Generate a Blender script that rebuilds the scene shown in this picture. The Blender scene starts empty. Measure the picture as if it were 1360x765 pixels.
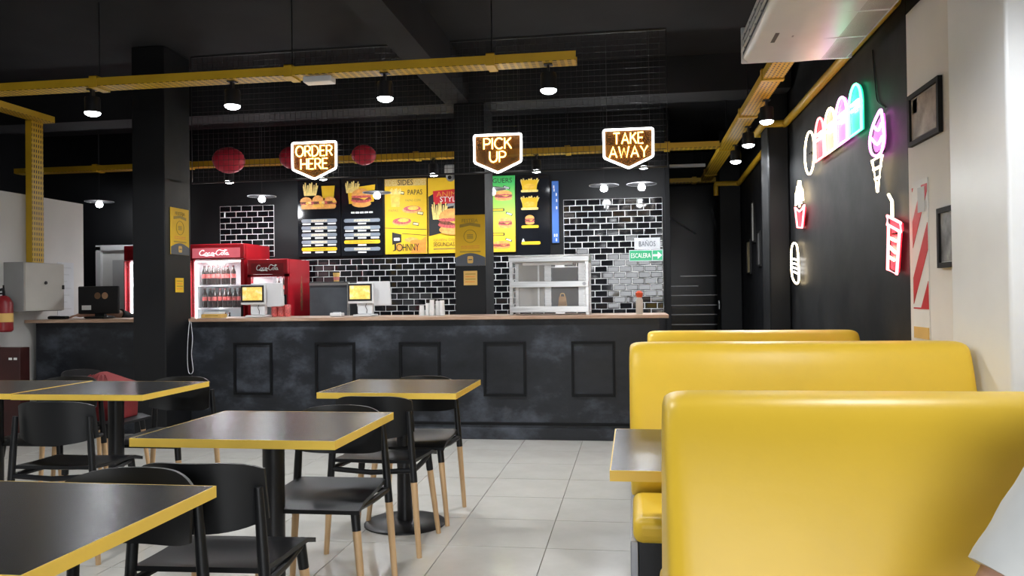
import bpy, bmesh, math, random
from mathutils import Vector, Matrix
random.seed(7)
PI = math.pi
S = bpy.context.scene
C = S.collection

# ------------------------------------------------------------------ camera
F, PSI, ROLL, YH = 1077.0, math.atan(160/1077.0), 0.0125, 393.0
pit = math.atan((YH-382.5)/F)
fwd = Vector((-math.sin(PSI)*math.cos(pit), math.cos(PSI)*math.cos(pit), math.sin(pit)))
rgt = Vector((math.cos(PSI), math.sin(PSI), 0))
upv = rgt.cross(fwd)
r2 = math.cos(ROLL)*rgt - math.sin(ROLL)*upv
u2 = math.sin(ROLL)*rgt + math.cos(ROLL)*upv
cd = bpy.data.cameras.new('camera'); cam = bpy.data.objects.new('camera', cd); C.objects.link(cam)
cd.sensor_width = 36; cd.lens = 36*F/1360; cd.clip_start = .05
m = Matrix((r2, u2, -fwd)).transposed().to_4x4(); m.translation = (0, 0, 1.25)
cam.matrix_world = m
S.camera = cam

# ------------------------------------------------------------------ world and daylight
w = bpy.data.worlds.new('world'); S.world = w; w.use_nodes = True
bg = w.node_tree.nodes['Background']
bg.inputs[0].default_value = (.94, .97, 1.0, 1); bg.inputs[1].default_value = 8.0
S.view_settings.view_transform = 'Standard'; S.view_settings.look = 'None'
S.view_settings.exposure = 0.0; S.view_settings.gamma = 1.0; S.view_settings.use_curve_mapping = False
# portal in the open shopfront behind the camera (guides sampling of the daylight)
al = bpy.data.lights.new('shopfront_portal', 'AREA'); al.shape = 'RECTANGLE'; al.size = 2.5; al.size_y = 2.5
al.cycles.is_portal = True
ao = bpy.data.objects.new('shopfront_portal', al); C.objects.link(ao); ao.location = (.25, -2.6, 1.25); ao.rotation_euler = (PI/2, 0, 0)
LAMP = 1.0

# ------------------------------------------------------------------ materials
MATS = {}
def mat(name, col, rough=.5, metal=0, var=0, vscale=6, bump=0, bscale=60, emit=None, es=0, trans=0, alpha=1, coat=0, spec=.5, stretch=None, ior=1.45):
    if name in MATS: return MATS[name]
    M = bpy.data.materials.new(name); M.use_nodes = True
    nt = M.node_tree; p = nt.nodes['Principled BSDF']; I = p.inputs
    I['Base Color'].default_value = (*col, 1); I['Roughness'].default_value = rough; I['Metallic'].default_value = metal
    I['Specular IOR Level'].default_value = spec; I['Alpha'].default_value = alpha; I['IOR'].default_value = ior
    I['Transmission Weight'].default_value = trans; I['Coat Weight'].default_value = coat; I['Coat Roughness'].default_value = .12
    tc = nt.nodes.new('ShaderNodeTexCoord'); mp = nt.nodes.new('ShaderNodeMapping')
    if stretch: mp.inputs['Scale'].default_value = stretch
    nt.links.new(tc.outputs['Object'], mp.inputs[0])
    if var:
        n = nt.nodes.new('ShaderNodeTexNoise'); n.inputs['Scale'].default_value = vscale; n.inputs['Detail'].default_value = 6
        cr = nt.nodes.new('ShaderNodeValToRGB')
        cr.color_ramp.elements[0].position = .3; cr.color_ramp.elements[1].position = .7
        cr.color_ramp.elements[0].color = (*[c*(1-var) for c in col], 1); cr.color_ramp.elements[1].color = (*[min(1, c*(1+var)) for c in col], 1)
        nt.links.new(mp.outputs[0], n.inputs['Vector']); nt.links.new(n.outputs[0], cr.inputs[0]); nt.links.new(cr.outputs[0], I['Base Color'])
    if bump:
        n = nt.nodes.new('ShaderNodeTexNoise'); n.inputs['Scale'].default_value = bscale; n.inputs['Detail'].default_value = 3
        b = nt.nodes.new('ShaderNodeBump'); b.inputs['Strength'].default_value = bump; b.inputs['Distance'].default_value = .01
        nt.links.new(mp.outputs[0], n.inputs['Vector']); nt.links.new(n.outputs[0], b.inputs['Height']); nt.links.new(b.outputs[0], I['Normal'])
    if emit:
        I['Emission Color'].default_value = (*emit, 1); I['Emission Strength'].default_value = es
    MATS[name] = M
    return M

def ramp_mat(name, stops, scale, rough, rough2=None, stretch=None, detail=8, metal=0, spec=.5):
    M = bpy.data.materials.new(name); M.use_nodes = True; nt = M.node_tree; p = nt.nodes['Principled BSDF']
    tc = nt.nodes.new('ShaderNodeTexCoord'); mp = nt.nodes.new('ShaderNodeMapping')
    if stretch: mp.inputs['Scale'].default_value = stretch
    n = nt.nodes.new('ShaderNodeTexNoise'); n.inputs['Scale'].default_value = scale; n.inputs['Detail'].default_value = detail; n.inputs['Roughness'].default_value = .65
    cr = nt.nodes.new('ShaderNodeValToRGB'); e = cr.color_ramp.elements
    while len(e) < len(stops): e.new(.5)
    for q, (pos, col) in zip(e, stops): q.position = pos; q.color = (*col, 1)
    nt.links.new(tc.outputs['Object'], mp.inputs[0]); nt.links.new(mp.outputs[0], n.inputs['Vector'])
    nt.links.new(n.outputs[0], cr.inputs[0]); nt.links.new(cr.outputs[0], p.inputs['Base Color'])
    p.inputs['Roughness'].default_value = rough; p.inputs['Metallic'].default_value = metal; p.inputs['Specular IOR Level'].default_value = spec
    if rough2 is not None:
        mr = nt.nodes.new('ShaderNodeMapRange'); mr.inputs['From Min'].default_value = .3; mr.inputs['From Max'].default_value = .7
        mr.inputs['To Min'].default_value = rough; mr.inputs['To Max'].default_value = rough2
        nt.links.new(n.outputs[0], mr.inputs[0]); nt.links.new(mr.outputs[0], p.inputs['Roughness'])
    MATS[name] = M
    return M

def perforated(name, col, px_, py_, hx, hy, ax, bx_=None):
    """yellow sheet metal with rows of punched slots"""
    M = mat(name, col, .45, var=.12, vscale=3); nt = M.node_tree; p = nt.nodes['Principled BSDF']
    tc = nt.nodes.new('ShaderNodeTexCoord'); sx = nt.nodes.new('ShaderNodeSeparateXYZ'); nt.links.new(tc.outputs['Object'], sx.inputs[0])
    def node(op, a, b):
        q = nt.nodes.new('ShaderNodeMath'); q.operation = op
        for k, v in enumerate((a, b)):
            if v is None: continue
            if isinstance(v, (int, float)): q.inputs[k].default_value = v
            else: nt.links.new(v, q.inputs[k])
        return q.outputs[0]
    def band(sock, pitch, half):
        f = node('FRACT', node('MULTIPLY', sock, 1/pitch), None)
        return node('LESS_THAN', node('ABSOLUTE', node('SUBTRACT', f, .5), None), half)
    a = band(sx.outputs[ax], px_, hx); b = band(sx.outputs[1-ax if bx_ is None else bx_], py_, hy)
    hole = node('MULTIPLY', a, b)
    mx = nt.nodes.new('ShaderNodeMix'); mx.data_type = 'RGBA'
    nt.links.new(hole, mx.inputs[0]); src = p.inputs['Base Color'].links[0].from_socket
    nt.links.new(src, mx.inputs[6]); mx.inputs[7].default_value = (.012, .01, .008, 1)
    nt.links.new(mx.outputs[2], p.inputs['Base Color'])
    return M

def srgb(h):
    h = h.lstrip('#'); o = []
    for k in (0, 2, 4):
        v = int(h[k:k+2], 16)/255; o.append(v/12.92 if v <= .04045 else ((v+.055)/1.055)**2.4)
    return tuple(o)

BLACKWALL = ramp_mat('black_wall_paint', [(.3, (.0045, .0050, .0060)), (.7, (.0082, .0088, .0102))], 2.2, .45, .6, spec=.28)
CEIL = mat('black_ceiling_paint', (.0165, .0175, .020), .85, var=.2, vscale=2, spec=.3)
WHITEWALL = mat('off_white_wall_paint', (.60, .59, .57), .7, var=.04, vscale=3, bump=.05)
PILWHITE = mat('white_gloss_pillar_paint', (.88, .90, .92), .32, var=.03, vscale=4, bump=.05, bscale=30)
FLOORT = ramp_mat('cream_floor_tile', [(.3, (.56, .548, .50)), (.7, (.635, .622, .575))], 3, .13, .2)
GROUTF = mat('floor_grout', (.30, .285, .25), .9, var=.1)
SCREED = mat('kitchen_floor_grey', (.22, .215, .205), .6, var=.15)
COUNTERF = ramp_mat('worn_black_counter_paint', [(.36, (.0055, .0064, .0082)), (.52, (.0145, .0167, .0215)), (.70, (.075, .086, .107))], 1.5, .40, .58, stretch=(1, 1, 1.5), spec=.35)
MOULD = mat('black_moulding_paint', (.0035, .004, .005), .55, var=.2, spec=.25)
TOPWOOD = ramp_mat('counter_top_wood', [(.3, (.30, .17, .10)), (.55, (.45, .30, .21)), (.75, (.60, .47, .38))], 5, .35, .5, stretch=(.5, 4, 4))
YEL = mat('yellow_tray_paint', srgb('#c9a227'), .45, var=.12, vscale=3)
YELPERX = perforated('yellow_perforated_sheet_x', srgb('#c9a227'), .05, .03, .28, .2, 0)
YELPERY = perforated('yellow_perforated_sheet_y', srgb('#c9a227'), .05, .03, .28, .2, 1)
YELPERZ = perforated('yellow_perforated_sheet_z', srgb('#c9a227'), .05, .03, .28, .2, 2, 1)
VINYL = mat('yellow_vinyl', (.84, .555, .045), .38, var=.05, vscale=3, bump=.06, bscale=25)
BLACKPL = mat('black_plastic', (.0075, .008, .0092), .42, var=.15, vscale=8, bump=.03, bscale=200, spec=.35)
WOODLEG = ramp_mat('beech_wood', [(.3, (.50, .31, .15)), (.7, (.64, .43, .23))], 6, .45, stretch=(6, 6, .7))
TABLETOP = mat('charcoal_laminate', (.020, .020, .0208), .25, var=.08, vscale=5, spec=.42)
YEDGE = mat('yellow_edge_band', (.86, .58, .09), .4, var=.06)
BLACKMET = mat('black_metal', (.014, .014, .016), .38, metal=.2, var=.15)
STEEL = ramp_mat('brushed_steel', [(.3, (.50, .50, .50)), (.7, (.72, .72, .72))], 8, .28, .4, stretch=(.6, 8, 8), metal=.9)
GREYMET = mat('grey_metal_plate', (.33, .33, .35), .4, metal=.7, var=.1)
RED = mat('red_fridge_paint', (.42, .012, .022), .3, var=.08, coat=.3)
HEADLIT = mat('backlit_header_panel', (.55, .06, .08), .3, var=.15, emit=(1, .25, .3), es=.45)
LOGOLIT = mat('backlit_white_logo', (.9, .9, .9), .4, var=.02, emit=(1, .95, .95), es=.9)
REDDK = mat('dark_red_panel', (.26, .01, .016), .3, var=.1, coat=.3)
WHITEPL = mat('white_plastic', (.72, .73, .74), .35, var=.03)
WHITEIN = mat('white_fridge_liner', (.82, .85, .87), .4, var=.02)
LED = mat('fridge_led', (1, 1, 1), .5, emit=(.9, .96, 1), es=7)
LAMPGLOW = mat('lamp_lens', (1, 1, 1), .5, emit=(.93, .97, 1), es=25)
TILEB = mat('black_glazed_tile', (.006, .0065, .008), .06, var=.3, vscale=4, bump=.02, bscale=14, spec=.85)
GROUTW = mat('white_grout', (.62, .62, .62), .85, var=.08, vscale=20)
GLASS = mat('clear_glass', (1, 1, 1), .02, alpha=.06, spec=.8)
SMOKED = mat('smoked_glass', (.010, .011, .013), .22, alpha=.93, spec=.3)
OVENGL = mat('oven_glass', (.14, .155, .175), .1, var=.2, vscale=3, spec=.6)
ACRYL = mat('tinted_acrylic', (.16, .07, .015), .6, alpha=.45, spec=.2)
PAPERY = mat('poster_yellow', srgb('#e3b92c'), .55, var=.05, spec=.25)
PAPERK = mat('kraft_note', srgb('#d9b266'), .7, var=.08)
INK = mat('black_ink', (.012, .012, .013), .6, var=.1)
GREYINK = mat('grey_ink', (.075, .085, .105), .5, var=.1)
BROWNINK = mat('brown_ink', (.36, .24, .035), .6, var=.1)
ORANGEINK = mat('orange_ink', (.75, .27, .04), .6, var=.15, vscale=30)
REDINK = mat('red_ink', (.62, .02, .03), .5, var=.1)
WHITEINK = mat('white_ink', (.80, .80, .78), .5, var=.04)
BUN = mat('printed_bun', (.78, .36, .09), .5, var=.25, vscale=25)
PATTY = mat('printed_patty', (.16, .045, .02), .6, var=.5, vscale=40)
CHEESE = mat('printed_cheese', (.85, .50, .06), .5, var=.2, vscale=30)
LETT = mat('printed_sauce', (.55, .09, .09), .5, var=.5, vscale=50)
FRYC = mat('printed_fries', (.88, .66, .22), .5, var=.2, vscale=40)
BLUEP = mat('blue_print', srgb('#3f6cb8'), .4, var=.08)
GREENSIGN = mat('green_sign', srgb('#2f9c6c'), .45, var=.05)
GREYSIGN = mat('light_grey_sign', srgb('#b9bcc0'), .5, var=.04)
MENUBLK = mat('menu_black_gloss', (.008, .009, .012), .12, var=.2, spec=.6)
BAR = mat('menu_grey_bar', (.20, .235, .285), .4, var=.15)
CREAMBAR = mat('menu_cream_text_band', (.55, .52, .42), .5, var=.3, vscale=60)
CREAMBOX = mat('beige_cabinet_paint', (.42, .40, .36), .5, var=.05)
GREYBOX = mat('grey_cabinet_side', (.25, .25, .25), .5, var=.06)
LANT = mat('red_paper_lantern', (.52, .015, .04), .6, var=.1, vscale=20, bump=.1)
BAGRED = mat('red_bag_fabric', (.15, .008, .010), .6, var=.2, vscale=10, bump=.15)
SKIN = mat('skin', (.42, .24, .165), .5, var=.1, vscale=14, bump=.04)
SHIRTW = mat('white_cotton', (.66, .67, .66), .85, var=.04, vscale=9, bump=.25, bscale=12)
SHIRTB = mat('black_cotton', (.012, .012, .013), .85, var=.2, bump=.2, bscale=14)
JEANS = mat('dark_denim', (.03, .04, .07), .85, var=.2, bump=.2, bscale=60)
HAIR = mat('dark_hair', (.012, .009, .007), .5, var=.3, vscale=40, bump=.4, bscale=80)
EYEW = mat('eye_white', (.8, .8, .78), .3, var=.02)
LIPS = mat('lips', (.36, .13, .11), .5, var=.1)
COLA = mat('cola_bottle', (.02, .008, .006), .12, var=.2, spec=.6)
COLALAB = mat('cola_label', (.62, .13, .12), .4, var=.45, vscale=60)
CAP = mat('bottle_cap', (.10, .012, .015), .4, var=.1)
FOAM = mat('white_foam', (.74, .74, .73), .6, var=.04)
SCREENY = ramp_mat('pos_screen_picture', [(.35, (.62, .42, .06)), (.55, (.85, .62, .16)), (.68, (.9, .8, .5))], 14, .3)
_p = SCREENY.node_tree.nodes['Principled BSDF']; SCREENY.node_tree.links.new(_p.inputs['Base Color'].links[0].from_socket, _p.inputs['Emission Color']); _p.inputs['Emission Strength'].default_value = .55
NEON = {}
def neon(n, c, s): NEON[n] = mat('neon_'+n, c, .4, emit=c, es=s)
neon('white', (1, .97, .93), 9); neon('amber', (1, .62, .16), 7); neon('red', (1, .22, .24), 5); neon('cream', (1, .80, .48), 7)
neon('pink', (1, .38, .85), 6); neon('green', (.12, 1, .52), 6); neon('magenta', (.95, .22, .85), 6)
neon('redfill', (1, .02, .05), .8); neon('pinkfill', (.9, .2, .75), 1.0); neon('greenfill', (.03, .8, .4), 1.0); neon('creamfill', (.5, .4, .25), .5)

# ------------------------------------------------------------------ mesh builder
class MB:
    def __init__(s): s.v = []; s.f = []; s.mi = []; s.mats = []
    def _m(s, mt):
        if mt is None: return 0
        if mt not in s.mats: s.mats.append(mt)
        return s.mats.index(mt)
    def add(s, vs, fs, mt=None, T=None):
        o = len(s.v); k = s._m(mt)
        s.v += [tuple(T @ Vector(p)) if T else tuple(p) for p in vs]
        s.f += [tuple(i+o for i in f) for f in fs]; s.mi += [k]*len(fs)
        return s
    def box(s, a, b, mt=None, T=None):
        x0, y0, z0 = a; x1, y1, z1 = b
        return s.add([(x0,y0,z0),(x1,y0,z0),(x1,y1,z0),(x0,y1,z0),(x0,y0,z1),(x1,y0,z1),(x1,y1,z1),(x0,y1,z1)],
                     [(0,3,2,1),(4,5,6,7),(0,1,5,4),(1,2,6,5),(2,3,7,6),(3,0,4,7)], mt, T)
    def prism(s, poly, d, axis='y', mt=None, T=None, off=0):
        """poly of 2D points extruded: axis y -> (x,z) plane, axis z -> (x,y), axis x -> (y,z)"""
        n = len(poly)
        def P(p, t):
            return (p[0], t, p[1]) if axis == 'y' else (p[0], p[1], t) if axis == 'z' else (t, p[0], p[1])
        vs = [P(p, off) for p in poly] + [P(p, off+d) for p in poly]
        fs = [tuple(range(n)), tuple(range(2*n-1, n-1, -1))] + [(i, i+n, (i+1) % n+n, (i+1) % n) for i in range(n)]
        return s.add(vs, fs, mt, T)
    def tube(s, pts, r, n=8, mt=None, closed=False, caps=True, T=None):
        P = [Vector(p) for p in pts]; N = len(P); rr = r if isinstance(r, (list, tuple)) else [r]*N
        vs = []; ref = None
        for i, p in enumerate(P):
            if closed: d = (P[(i+1) % N]-P[i-1])
            else: d = (P[min(i+1, N-1)]-P[max(i-1, 0)])
            d.normalize()
            if ref is None:
                ref = Vector((0, 0, 1)) if abs(d.z) < .9 else Vector((1, 0, 0))
            a = d.cross(ref)
            if a.length < 1e-5: a = d.orthogonal()
            a.normalize(); b = a.cross(d); ref = b if b.length else ref
            for k in range(n):
                t = 2*PI*k/n; vs.append(p + rr[i]*(math.cos(t)*a + math.sin(t)*b))
        fs = []
        for i in range(N if closed else N-1):
            j = (i+1) % N
            for k in range(n): fs.append((i*n+k, i*n+(k+1) % n, j*n+(k+1) % n, j*n+k))
        if caps and not closed: fs += [tuple(range(n-1, -1, -1)), tuple(range((N-1)*n, N*n))]
        return s.add(vs, fs, mt, T)
    def lathe(s, prof, n=16, mt=None, T=None, c=(0, 0, 0)):
        vs = []; fs = []
        for (r, z) in prof:
            for k in range(n):
                t = 2*PI*k/n; vs.append((c[0]+r*math.cos(t), c[1]+r*math.sin(t), c[2]+z))
        for i in range(len(prof)-1):
            for k in range(n): fs.append((i*n+k, i*n+(k+1) % n, (i+1)*n+(k+1) % n, (i+1)*n+k))
        fs += [tuple(range(n-1, -1, -1)), tuple(range((len(prof)-1)*n, len(prof)*n))]
        return s.add(vs, fs, mt, T)
    def grid(s, fn, nu, nv, mt=None, T=None):
        vs = [fn(i/nu, j/nv) for j in range(nv+1) for i in range(nu+1)]
        fs = [(j*(nu+1)+i, j*(nu+1)+i+1, (j+1)*(nu+1)+i+1, (j+1)*(nu+1)+i) for j in range(nv) for i in range(nu)]
        return s.add(vs, fs, mt, T)
    def shell(s, fn, th, nu, nv, mt=None, T=None):
        """thick curved sheet: fn gives the front point, th(u,v) the offset vector to the back"""
        A = [Vector(fn(i/nu, j/nv)) for j in range(nv+1) for i in range(nu+1)]
        B = [a+Vector(th) for a in A]; W = nu+1; n = len(A)
        fs = []
        for j in range(nv):
            for i in range(nu):
                q = (j*W+i, j*W+i+1, (j+1)*W+i+1, (j+1)*W+i); fs.append(q); fs.append(tuple(n+k for k in reversed(q)))
        ring = [i for i in range(W)] + [j*W+nu for j in range(1, nv+1)] + [nv*W+i for i in range(nu-1, -1, -1)] + [j*W for j in range(nv-1, 0, -1)]
        for a, b in zip(ring, ring[1:]+ring[:1]): fs.append((a, n+a, n+b, b))
        return s.add(A+B, fs, mt, T)
    def mesh(s, name, material=None, smooth=False):
        me = bpy.data.meshes.new(name); me.from_pydata(s.v, [], s.f)
        for q in (s.mats if s.mats and s.mats[0] is not None else [material]): me.materials.append(q)
        if s.mats: me.polygons.foreach_set('material_index', s.mi)
        bm = bmesh.new(); bm.from_mesh(me); bmesh.ops.recalc_face_normals(bm, faces=bm.faces); bm.to_mesh(me); bm.free()
        if smooth:
            me.polygons.foreach_set('use_smooth', [True]*len(me.polygons))
            me.set_sharp_from_angle(angle=math.radians(38))
        me.update()
        return me
    def build(s, name, material=None, parent=None, smooth=False, bevel=0, seg=2, loc=None):
        o = bpy.data.objects.new(name, s.mesh(name, material, smooth)); C.objects.link(o)
        if parent: o.parent = parent
        if loc: o.location = loc
        if bevel:
            b = o.modifiers.new('bevel', 'BEVEL'); b.width = bevel; b.segments = seg; b.limit_method = 'ANGLE'; b.angle_limit = math.radians(40)
            if smooth is False:
                o.data.polygons.foreach_set('use_smooth', [True]*len(o.data.polygons)); o.data.set_sharp_from_angle(angle=math.radians(60))
        return o

def tag(o, label, cat, group=None):
    o['label'] = label; o['category'] = cat
    if group: o['group'] = group
    return o
def struct(o, label=None):
    o['kind'] = 'structure'
    if label: o['label'] = label
    return o
def thing(name, label, cat, loc=(0, 0, 0), rz=0, group=None):
    o = bpy.data.objects.new(name, None); C.objects.link(o); o.empty_display_size = .1
    o.location = loc; o.rotation_euler = (0, 0, rz)
    return tag(o, label, cat, group)
def part(name, parent, me, loc=None, rot=None):
    o = bpy.data.objects.new(name, me); C.objects.link(o); o.parent = parent
    if loc: o.location = loc
    if rot: o.rotation_euler = rot
    return o
def dup(o, parent=None):
    c = o.copy(); C.objects.link(c); c.parent = parent
    for ch in list(o.children): dup(ch, c)
    return c
def light(parent, name, kind, loc, energy, size=.05, spot=None, blend=.6, rot=(0, 0, 0), col=(.95, .97, 1)):
    l = bpy.data.lights.new(name, kind); l.energy = energy*LAMP; l.shadow_soft_size = size; l.color = col
    if spot: l.spot_size = spot; l.spot_blend = blend
    o = bpy.data.objects.new(name, l); C.objects.link(o); o.parent = parent; o.location = loc; o.rotation_euler = rot
    return o
def ell(cx, cz, rx, rz, n=20, a0=0, a1=2*PI):
    full = abs(a1-a0-2*PI) < 1e-6
    return [(cx+rx*math.cos(a0+(a1-a0)*k/(n if full else n-1)), cz+rz*math.sin(a0+(a1-a0)*k/(n if full else n-1))) for k in range(n)]
def rrect(x0, z0, x1, z1, r, n=4):
    o = []
    for cx, cz, a in ((x1-r, z1-r, 0), (x0+r, z1-r, PI/2), (x0+r, z0+r, PI), (x1-r, z0+r, 1.5*PI)):
        for k in range(n+1): o.append((cx+r*math.cos(a+PI/2*k/n), cz+r*math.sin(a+PI/2*k/n)))
    return o
def smoothpts(P, n=6, closed=False):
    P = [Vector(p) for p in P]; o = []; N = len(P)
    for i in range(N if closed else N-1):
        a, b, c, d = (P[(i-1) % N] if closed or i else P[0]), P[i], P[(i+1) % N], (P[(i+2) % N] if closed or i+2 < N else P[-1])
        for k in range(n):
            t = k/n; o.append(.5*((2*b)+(c-a)*t+(2*a-5*b+4*c-d)*t*t+(3*b-a-3*c+d)*t**3))
    if not closed: o.append(P[-1])
    return o
def text(parent, body, x0, z0, x1, z1, y, material, name='lettering', depth=.002, facing='y'):
    """flat lettering fitted into a rectangle; facing y: front towards -Y at depth y"""
    cu = bpy.data.curves.new('t', 'FONT'); cu.body = body; cu.align_x = 'CENTER'; cu.resolution_u = 2; cu.extrude = .01
    t = bpy.data.objects.new('t', cu); C.objects.link(t)
    dg = bpy.context.evaluated_depsgraph_get(); me = bpy.data.meshes.new_from_object(t.evaluated_get(dg))
    bpy.data.objects.remove(t)
    xs = [v.co.x for v in me.vertices]; ys = [v.co.y for v in me.vertices]
    ax, bx, ay, by = min(xs), max(xs), min(ys), max(ys)
    for v in me.vertices:
        px = x0+(v.co.x-ax)/(bx-ax)*(x1-x0); pz = z0+(v.co.y-ay)/(by-ay)*(z1-z0); q = -depth if v.co.z > 0 else 0
        v.co = (px, y+q, pz) if facing == 'y' else (y-q, px, pz)
    me.materials.clear(); me.materials.append(material)
    return part(name, parent, me)

# ================================================================== STRUCTURE
XR = 1.5; YB = 10.0; ZC = 3.5
fl = struct(MB().box((-8.4, -2.6, -.12), (1.7, 13.4, -.008)).build('floor', GROUTF), 'cream tiled floor')
tm = MB().box((-.2475, -.2475, -.008), (.2475, .2475, 0)).mesh('tile', FLOORT)
nx = 0
for i in range(-11, 4):
    for j in range(-3, 16):
        cx, cy = -.44+.25+.5*i, -.5+.25+.5*j
        if cx+.25 > XR+.3 or cx < -5.75: continue
        o = part('tile', fl, tm, (cx, cy, 0)); nx += 1
struct(MB().box((-8.4, 7.5, -.008), (1.7, 13.4, -.001)).box((-8.4, -2.6, -.008), (-5.95, 7.5, -.001)).build('floor_kitchen', SCREED))
struct(MB().box((-8.4, -2.6, ZC), (1.7, 13.4, ZC+.15)).build('ceiling', CEIL), 'black painted ceiling')
# ceiling beams
struct(MB().box((-1.80, -2.4, 3.15), (-1.56, 7.79, ZC-.002)).build('trim_1', CEIL), 'black ceiling beam running to the pillar')
struct(MB().box((-8.2, 7.8, 3.15), (1.48, 8.2, ZC-.002)).build('trim_2', CEIL), 'black cross beam')
# walls
struct(MB().box((-8.2, YB, 0), (-7.15, YB+.15, ZC)).box((-6.35, YB, 0), (.42, YB+.15, ZC)).box((-7.15, YB, 2.0), (-6.35, YB+.15, ZC)).build('wall_back', BLACKWALL), 'black back wall of the kitchen')
struct(MB().box((-8.4, -2.6, 0), (-8.2, 13.4, ZC)).build('wall_left', BLACKWALL))
struct(MB().box((-5.90, -2.5, 0), (-5.75, 7.83, 2.28)).build('wall_partition', WHITEWALL), 'low off-white partition wall')
struct(MB().box((XR, 4.70, 0), (XR+.2, 13.4, ZC)).build('wall_right', BLACKWALL), 'black right wall')
struct(MB().box((XR, -2.6, 0), (XR+.2, 4.695, 2.76)).build('wall_right_white', mat('pale_grey_wall_paint', (.80, .78, .75), .6, var=.03, vscale=3, bump=.05)), 'light grey right wall near the pillar')
struct(MB().box((XR, -2.6, 2.763), (XR+.2, 4.695, ZC)).build('wall_right_upper', BLACKWALL))
struct(MB().box((1.30, 8.04, 0), (XR-.002, 8.45, ZC-.004)).build('trim_3', BLACKWALL, bevel=.015), 'black pilaster on the right wall')
struct(MB().box((1.20, 11.5, 0), (XR-.002, 11.95, ZC-.004)).build('trim_4', BLACKWALL, bevel=.015), 'black pilaster by the stairs')
struct(MB().box((1.42, 3.33, 0), (XR-.002, 3.90, ZC-.004)).build('trim_5', PILWHITE, bevel=.012, seg=3), 'glossy white pillar')
struct(MB().box((-4.37, 6.6, 0), (-4.06, 7.02, ZC-.004)).build('trim_6', BLACKWALL, bevel=.008), 'black square pillar at the counter end')
struct(MB().box((-1.72, 7.80, 0), (-1.417, 8.28, 3.148)).build('trim_7', BLACKWALL, bevel=.008), 'black square pillar behind the counter')
struct(MB().box((.40, 9.94, 0), (.46, YB+.2, ZC-.004)).build('trim_8', MOULD, bevel=.004), 'black post at the tile edge')
struct(MB().box((-8.4, 13.2, 0), (1.7, 13.4, ZC)).build('wall_far', BLACKWALL))
# shopfront wall behind the camera with one wide opening to the street
struct(MB().box((-8.4, -2.6, 0), (-1.0, -2.5, ZC)).box((1.45, -2.6, 0), (1.7, -2.5, ZC)).box((-1.0, -2.6, 2.45), (1.45, -2.5, ZC)).build('wall_front', BLACKWALL))
struct(MB().box((-14, -16, -.1), (14, -2.6, -.02)).build('pavement', mat('street_paving', (.32, .31, .30), .8, var=.15)))
# white door in the back wall, far left
d1 = struct(MB().box((-7.14, YB+.03, 0), (-6.36, YB+.07, 1.995)).build('door_1', mat('white_door_paint', (.66, .66, .64), .5, var=.03)), 'white door behind the side counter')
MB().box((-6.93, YB+.02, .9), (-6.45, YB+.032, 1.80)).build('door_panel', mat('door_grey_panel', (.42, .42, .42), .5, var=.05), d1)
MB().box((-7.15, YB-.02, 0), (-7.08, YB+.028, 1.98)).box((-7.15, YB-.02, 1.93), (-6.36, YB+.028, 2.0)).build('door_frame', WHITEPL, d1)
MB().box((-7.07, YB-.03, 1.0), (-7.03, YB+.03, 1.12)).build('door_handle', STEEL, d1)
# dark glazed stairwell screen at the far right
wn = struct(MB().box((.47, 12.50, .1), (1.49, 12.515, 2.9)).build('window_1', SMOKED), 'dark glass screen of the stairwell')
for z, a, b in ((1.51, .72, 1.28), (1.36, .55, .98), (1.22, .52, 1.36), (1.07, .52, 1.38), (.93, .50, 1.40), (.78, .50, 1.44), (.62, .50, 1.46), (.47, .5, 1.46), (.32, .5, 1.46)):
    MB().box((a, 12.485, z), (b, 12.498, z+.012)).build('glazing_bar', GREYMET, wn)
MB().tube([(.50, 12.47, 2.45), (.95, 12.47, 2.15)], .016, 6).build('rail_reflection', GREYMET, wn)  # this bar and the next are modelled reflections of the stair rail in the glass
MB().tube([(1.20, 12.47, 2.52), (1.28, 12.47, 2.10)], .012, 6).build('rail_reflection', GREYMET, wn)

# ------------------------------------------------------------------ wall tiles
def half_tile(L): return MB().add([(-L/2,0,-.0345),(L/2,0,-.0345),(L/2,0,.0345),(-L/2,0,.0345),
      (-L/2+.008,-.007,-.0265),(L/2-.008,-.007,-.0265),(L/2-.008,-.007,.0265),(-L/2+.008,-.007,.0265)],
      [(4,5,6,7),(0,1,5,4),(1,2,6,5),(2,3,7,6),(3,0,4,7)]).mesh('brick_tile', TILEB)
TM = {L: half_tile(L) for L in (.144, .069)}
def tile_panel(n, label, x0, x1, z0, z1, skip=None):
    b = struct(MB().box((x0, YB-.010, z0), (x1, YB-.001, z1)).build('trim_%d' % n, GROUTW), label)
    rows = int(round((z1-z0)/.075)); cols = int(round((x1-x0)/.15))
    for r in range(rows):
        z = z0+.0375+.075*r; xs = []
        if r % 2 == 0: xs = [(x0+.075+.15*k, .144) for k in range(cols)]
        else: xs = [(x0+.0375, .069)]+[(x0+.15+.15*k, .144) for k in range(cols-1)]+[(x0+.15*cols-.0375, .069)]
        for x, L in xs:
            if skip and skip(x, z): continue
            o = part('brick_tile', b, TM[L], (x, YB-.0095, z), (random.uniform(-.022, .022), 0, random.uniform(-.03, .03)))
tile_panel(9, 'black brick tiles with white grout above the tall fridge', -5.36, -4.61, 1.80, 2.475)
tile_panel(10, 'band of black brick tiles under the menu boards', -4.24, -.94, 1.0, 1.75)
tile_panel(11, 'black brick tiles at the right end of the kitchen wall', -.83, .37, 1.0, 2.425)
struct(MB().box((-.94, YB-.008, 1.0), (-.832, YB-.001, 1.75)).build('trim_12', GROUTW))

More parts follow.
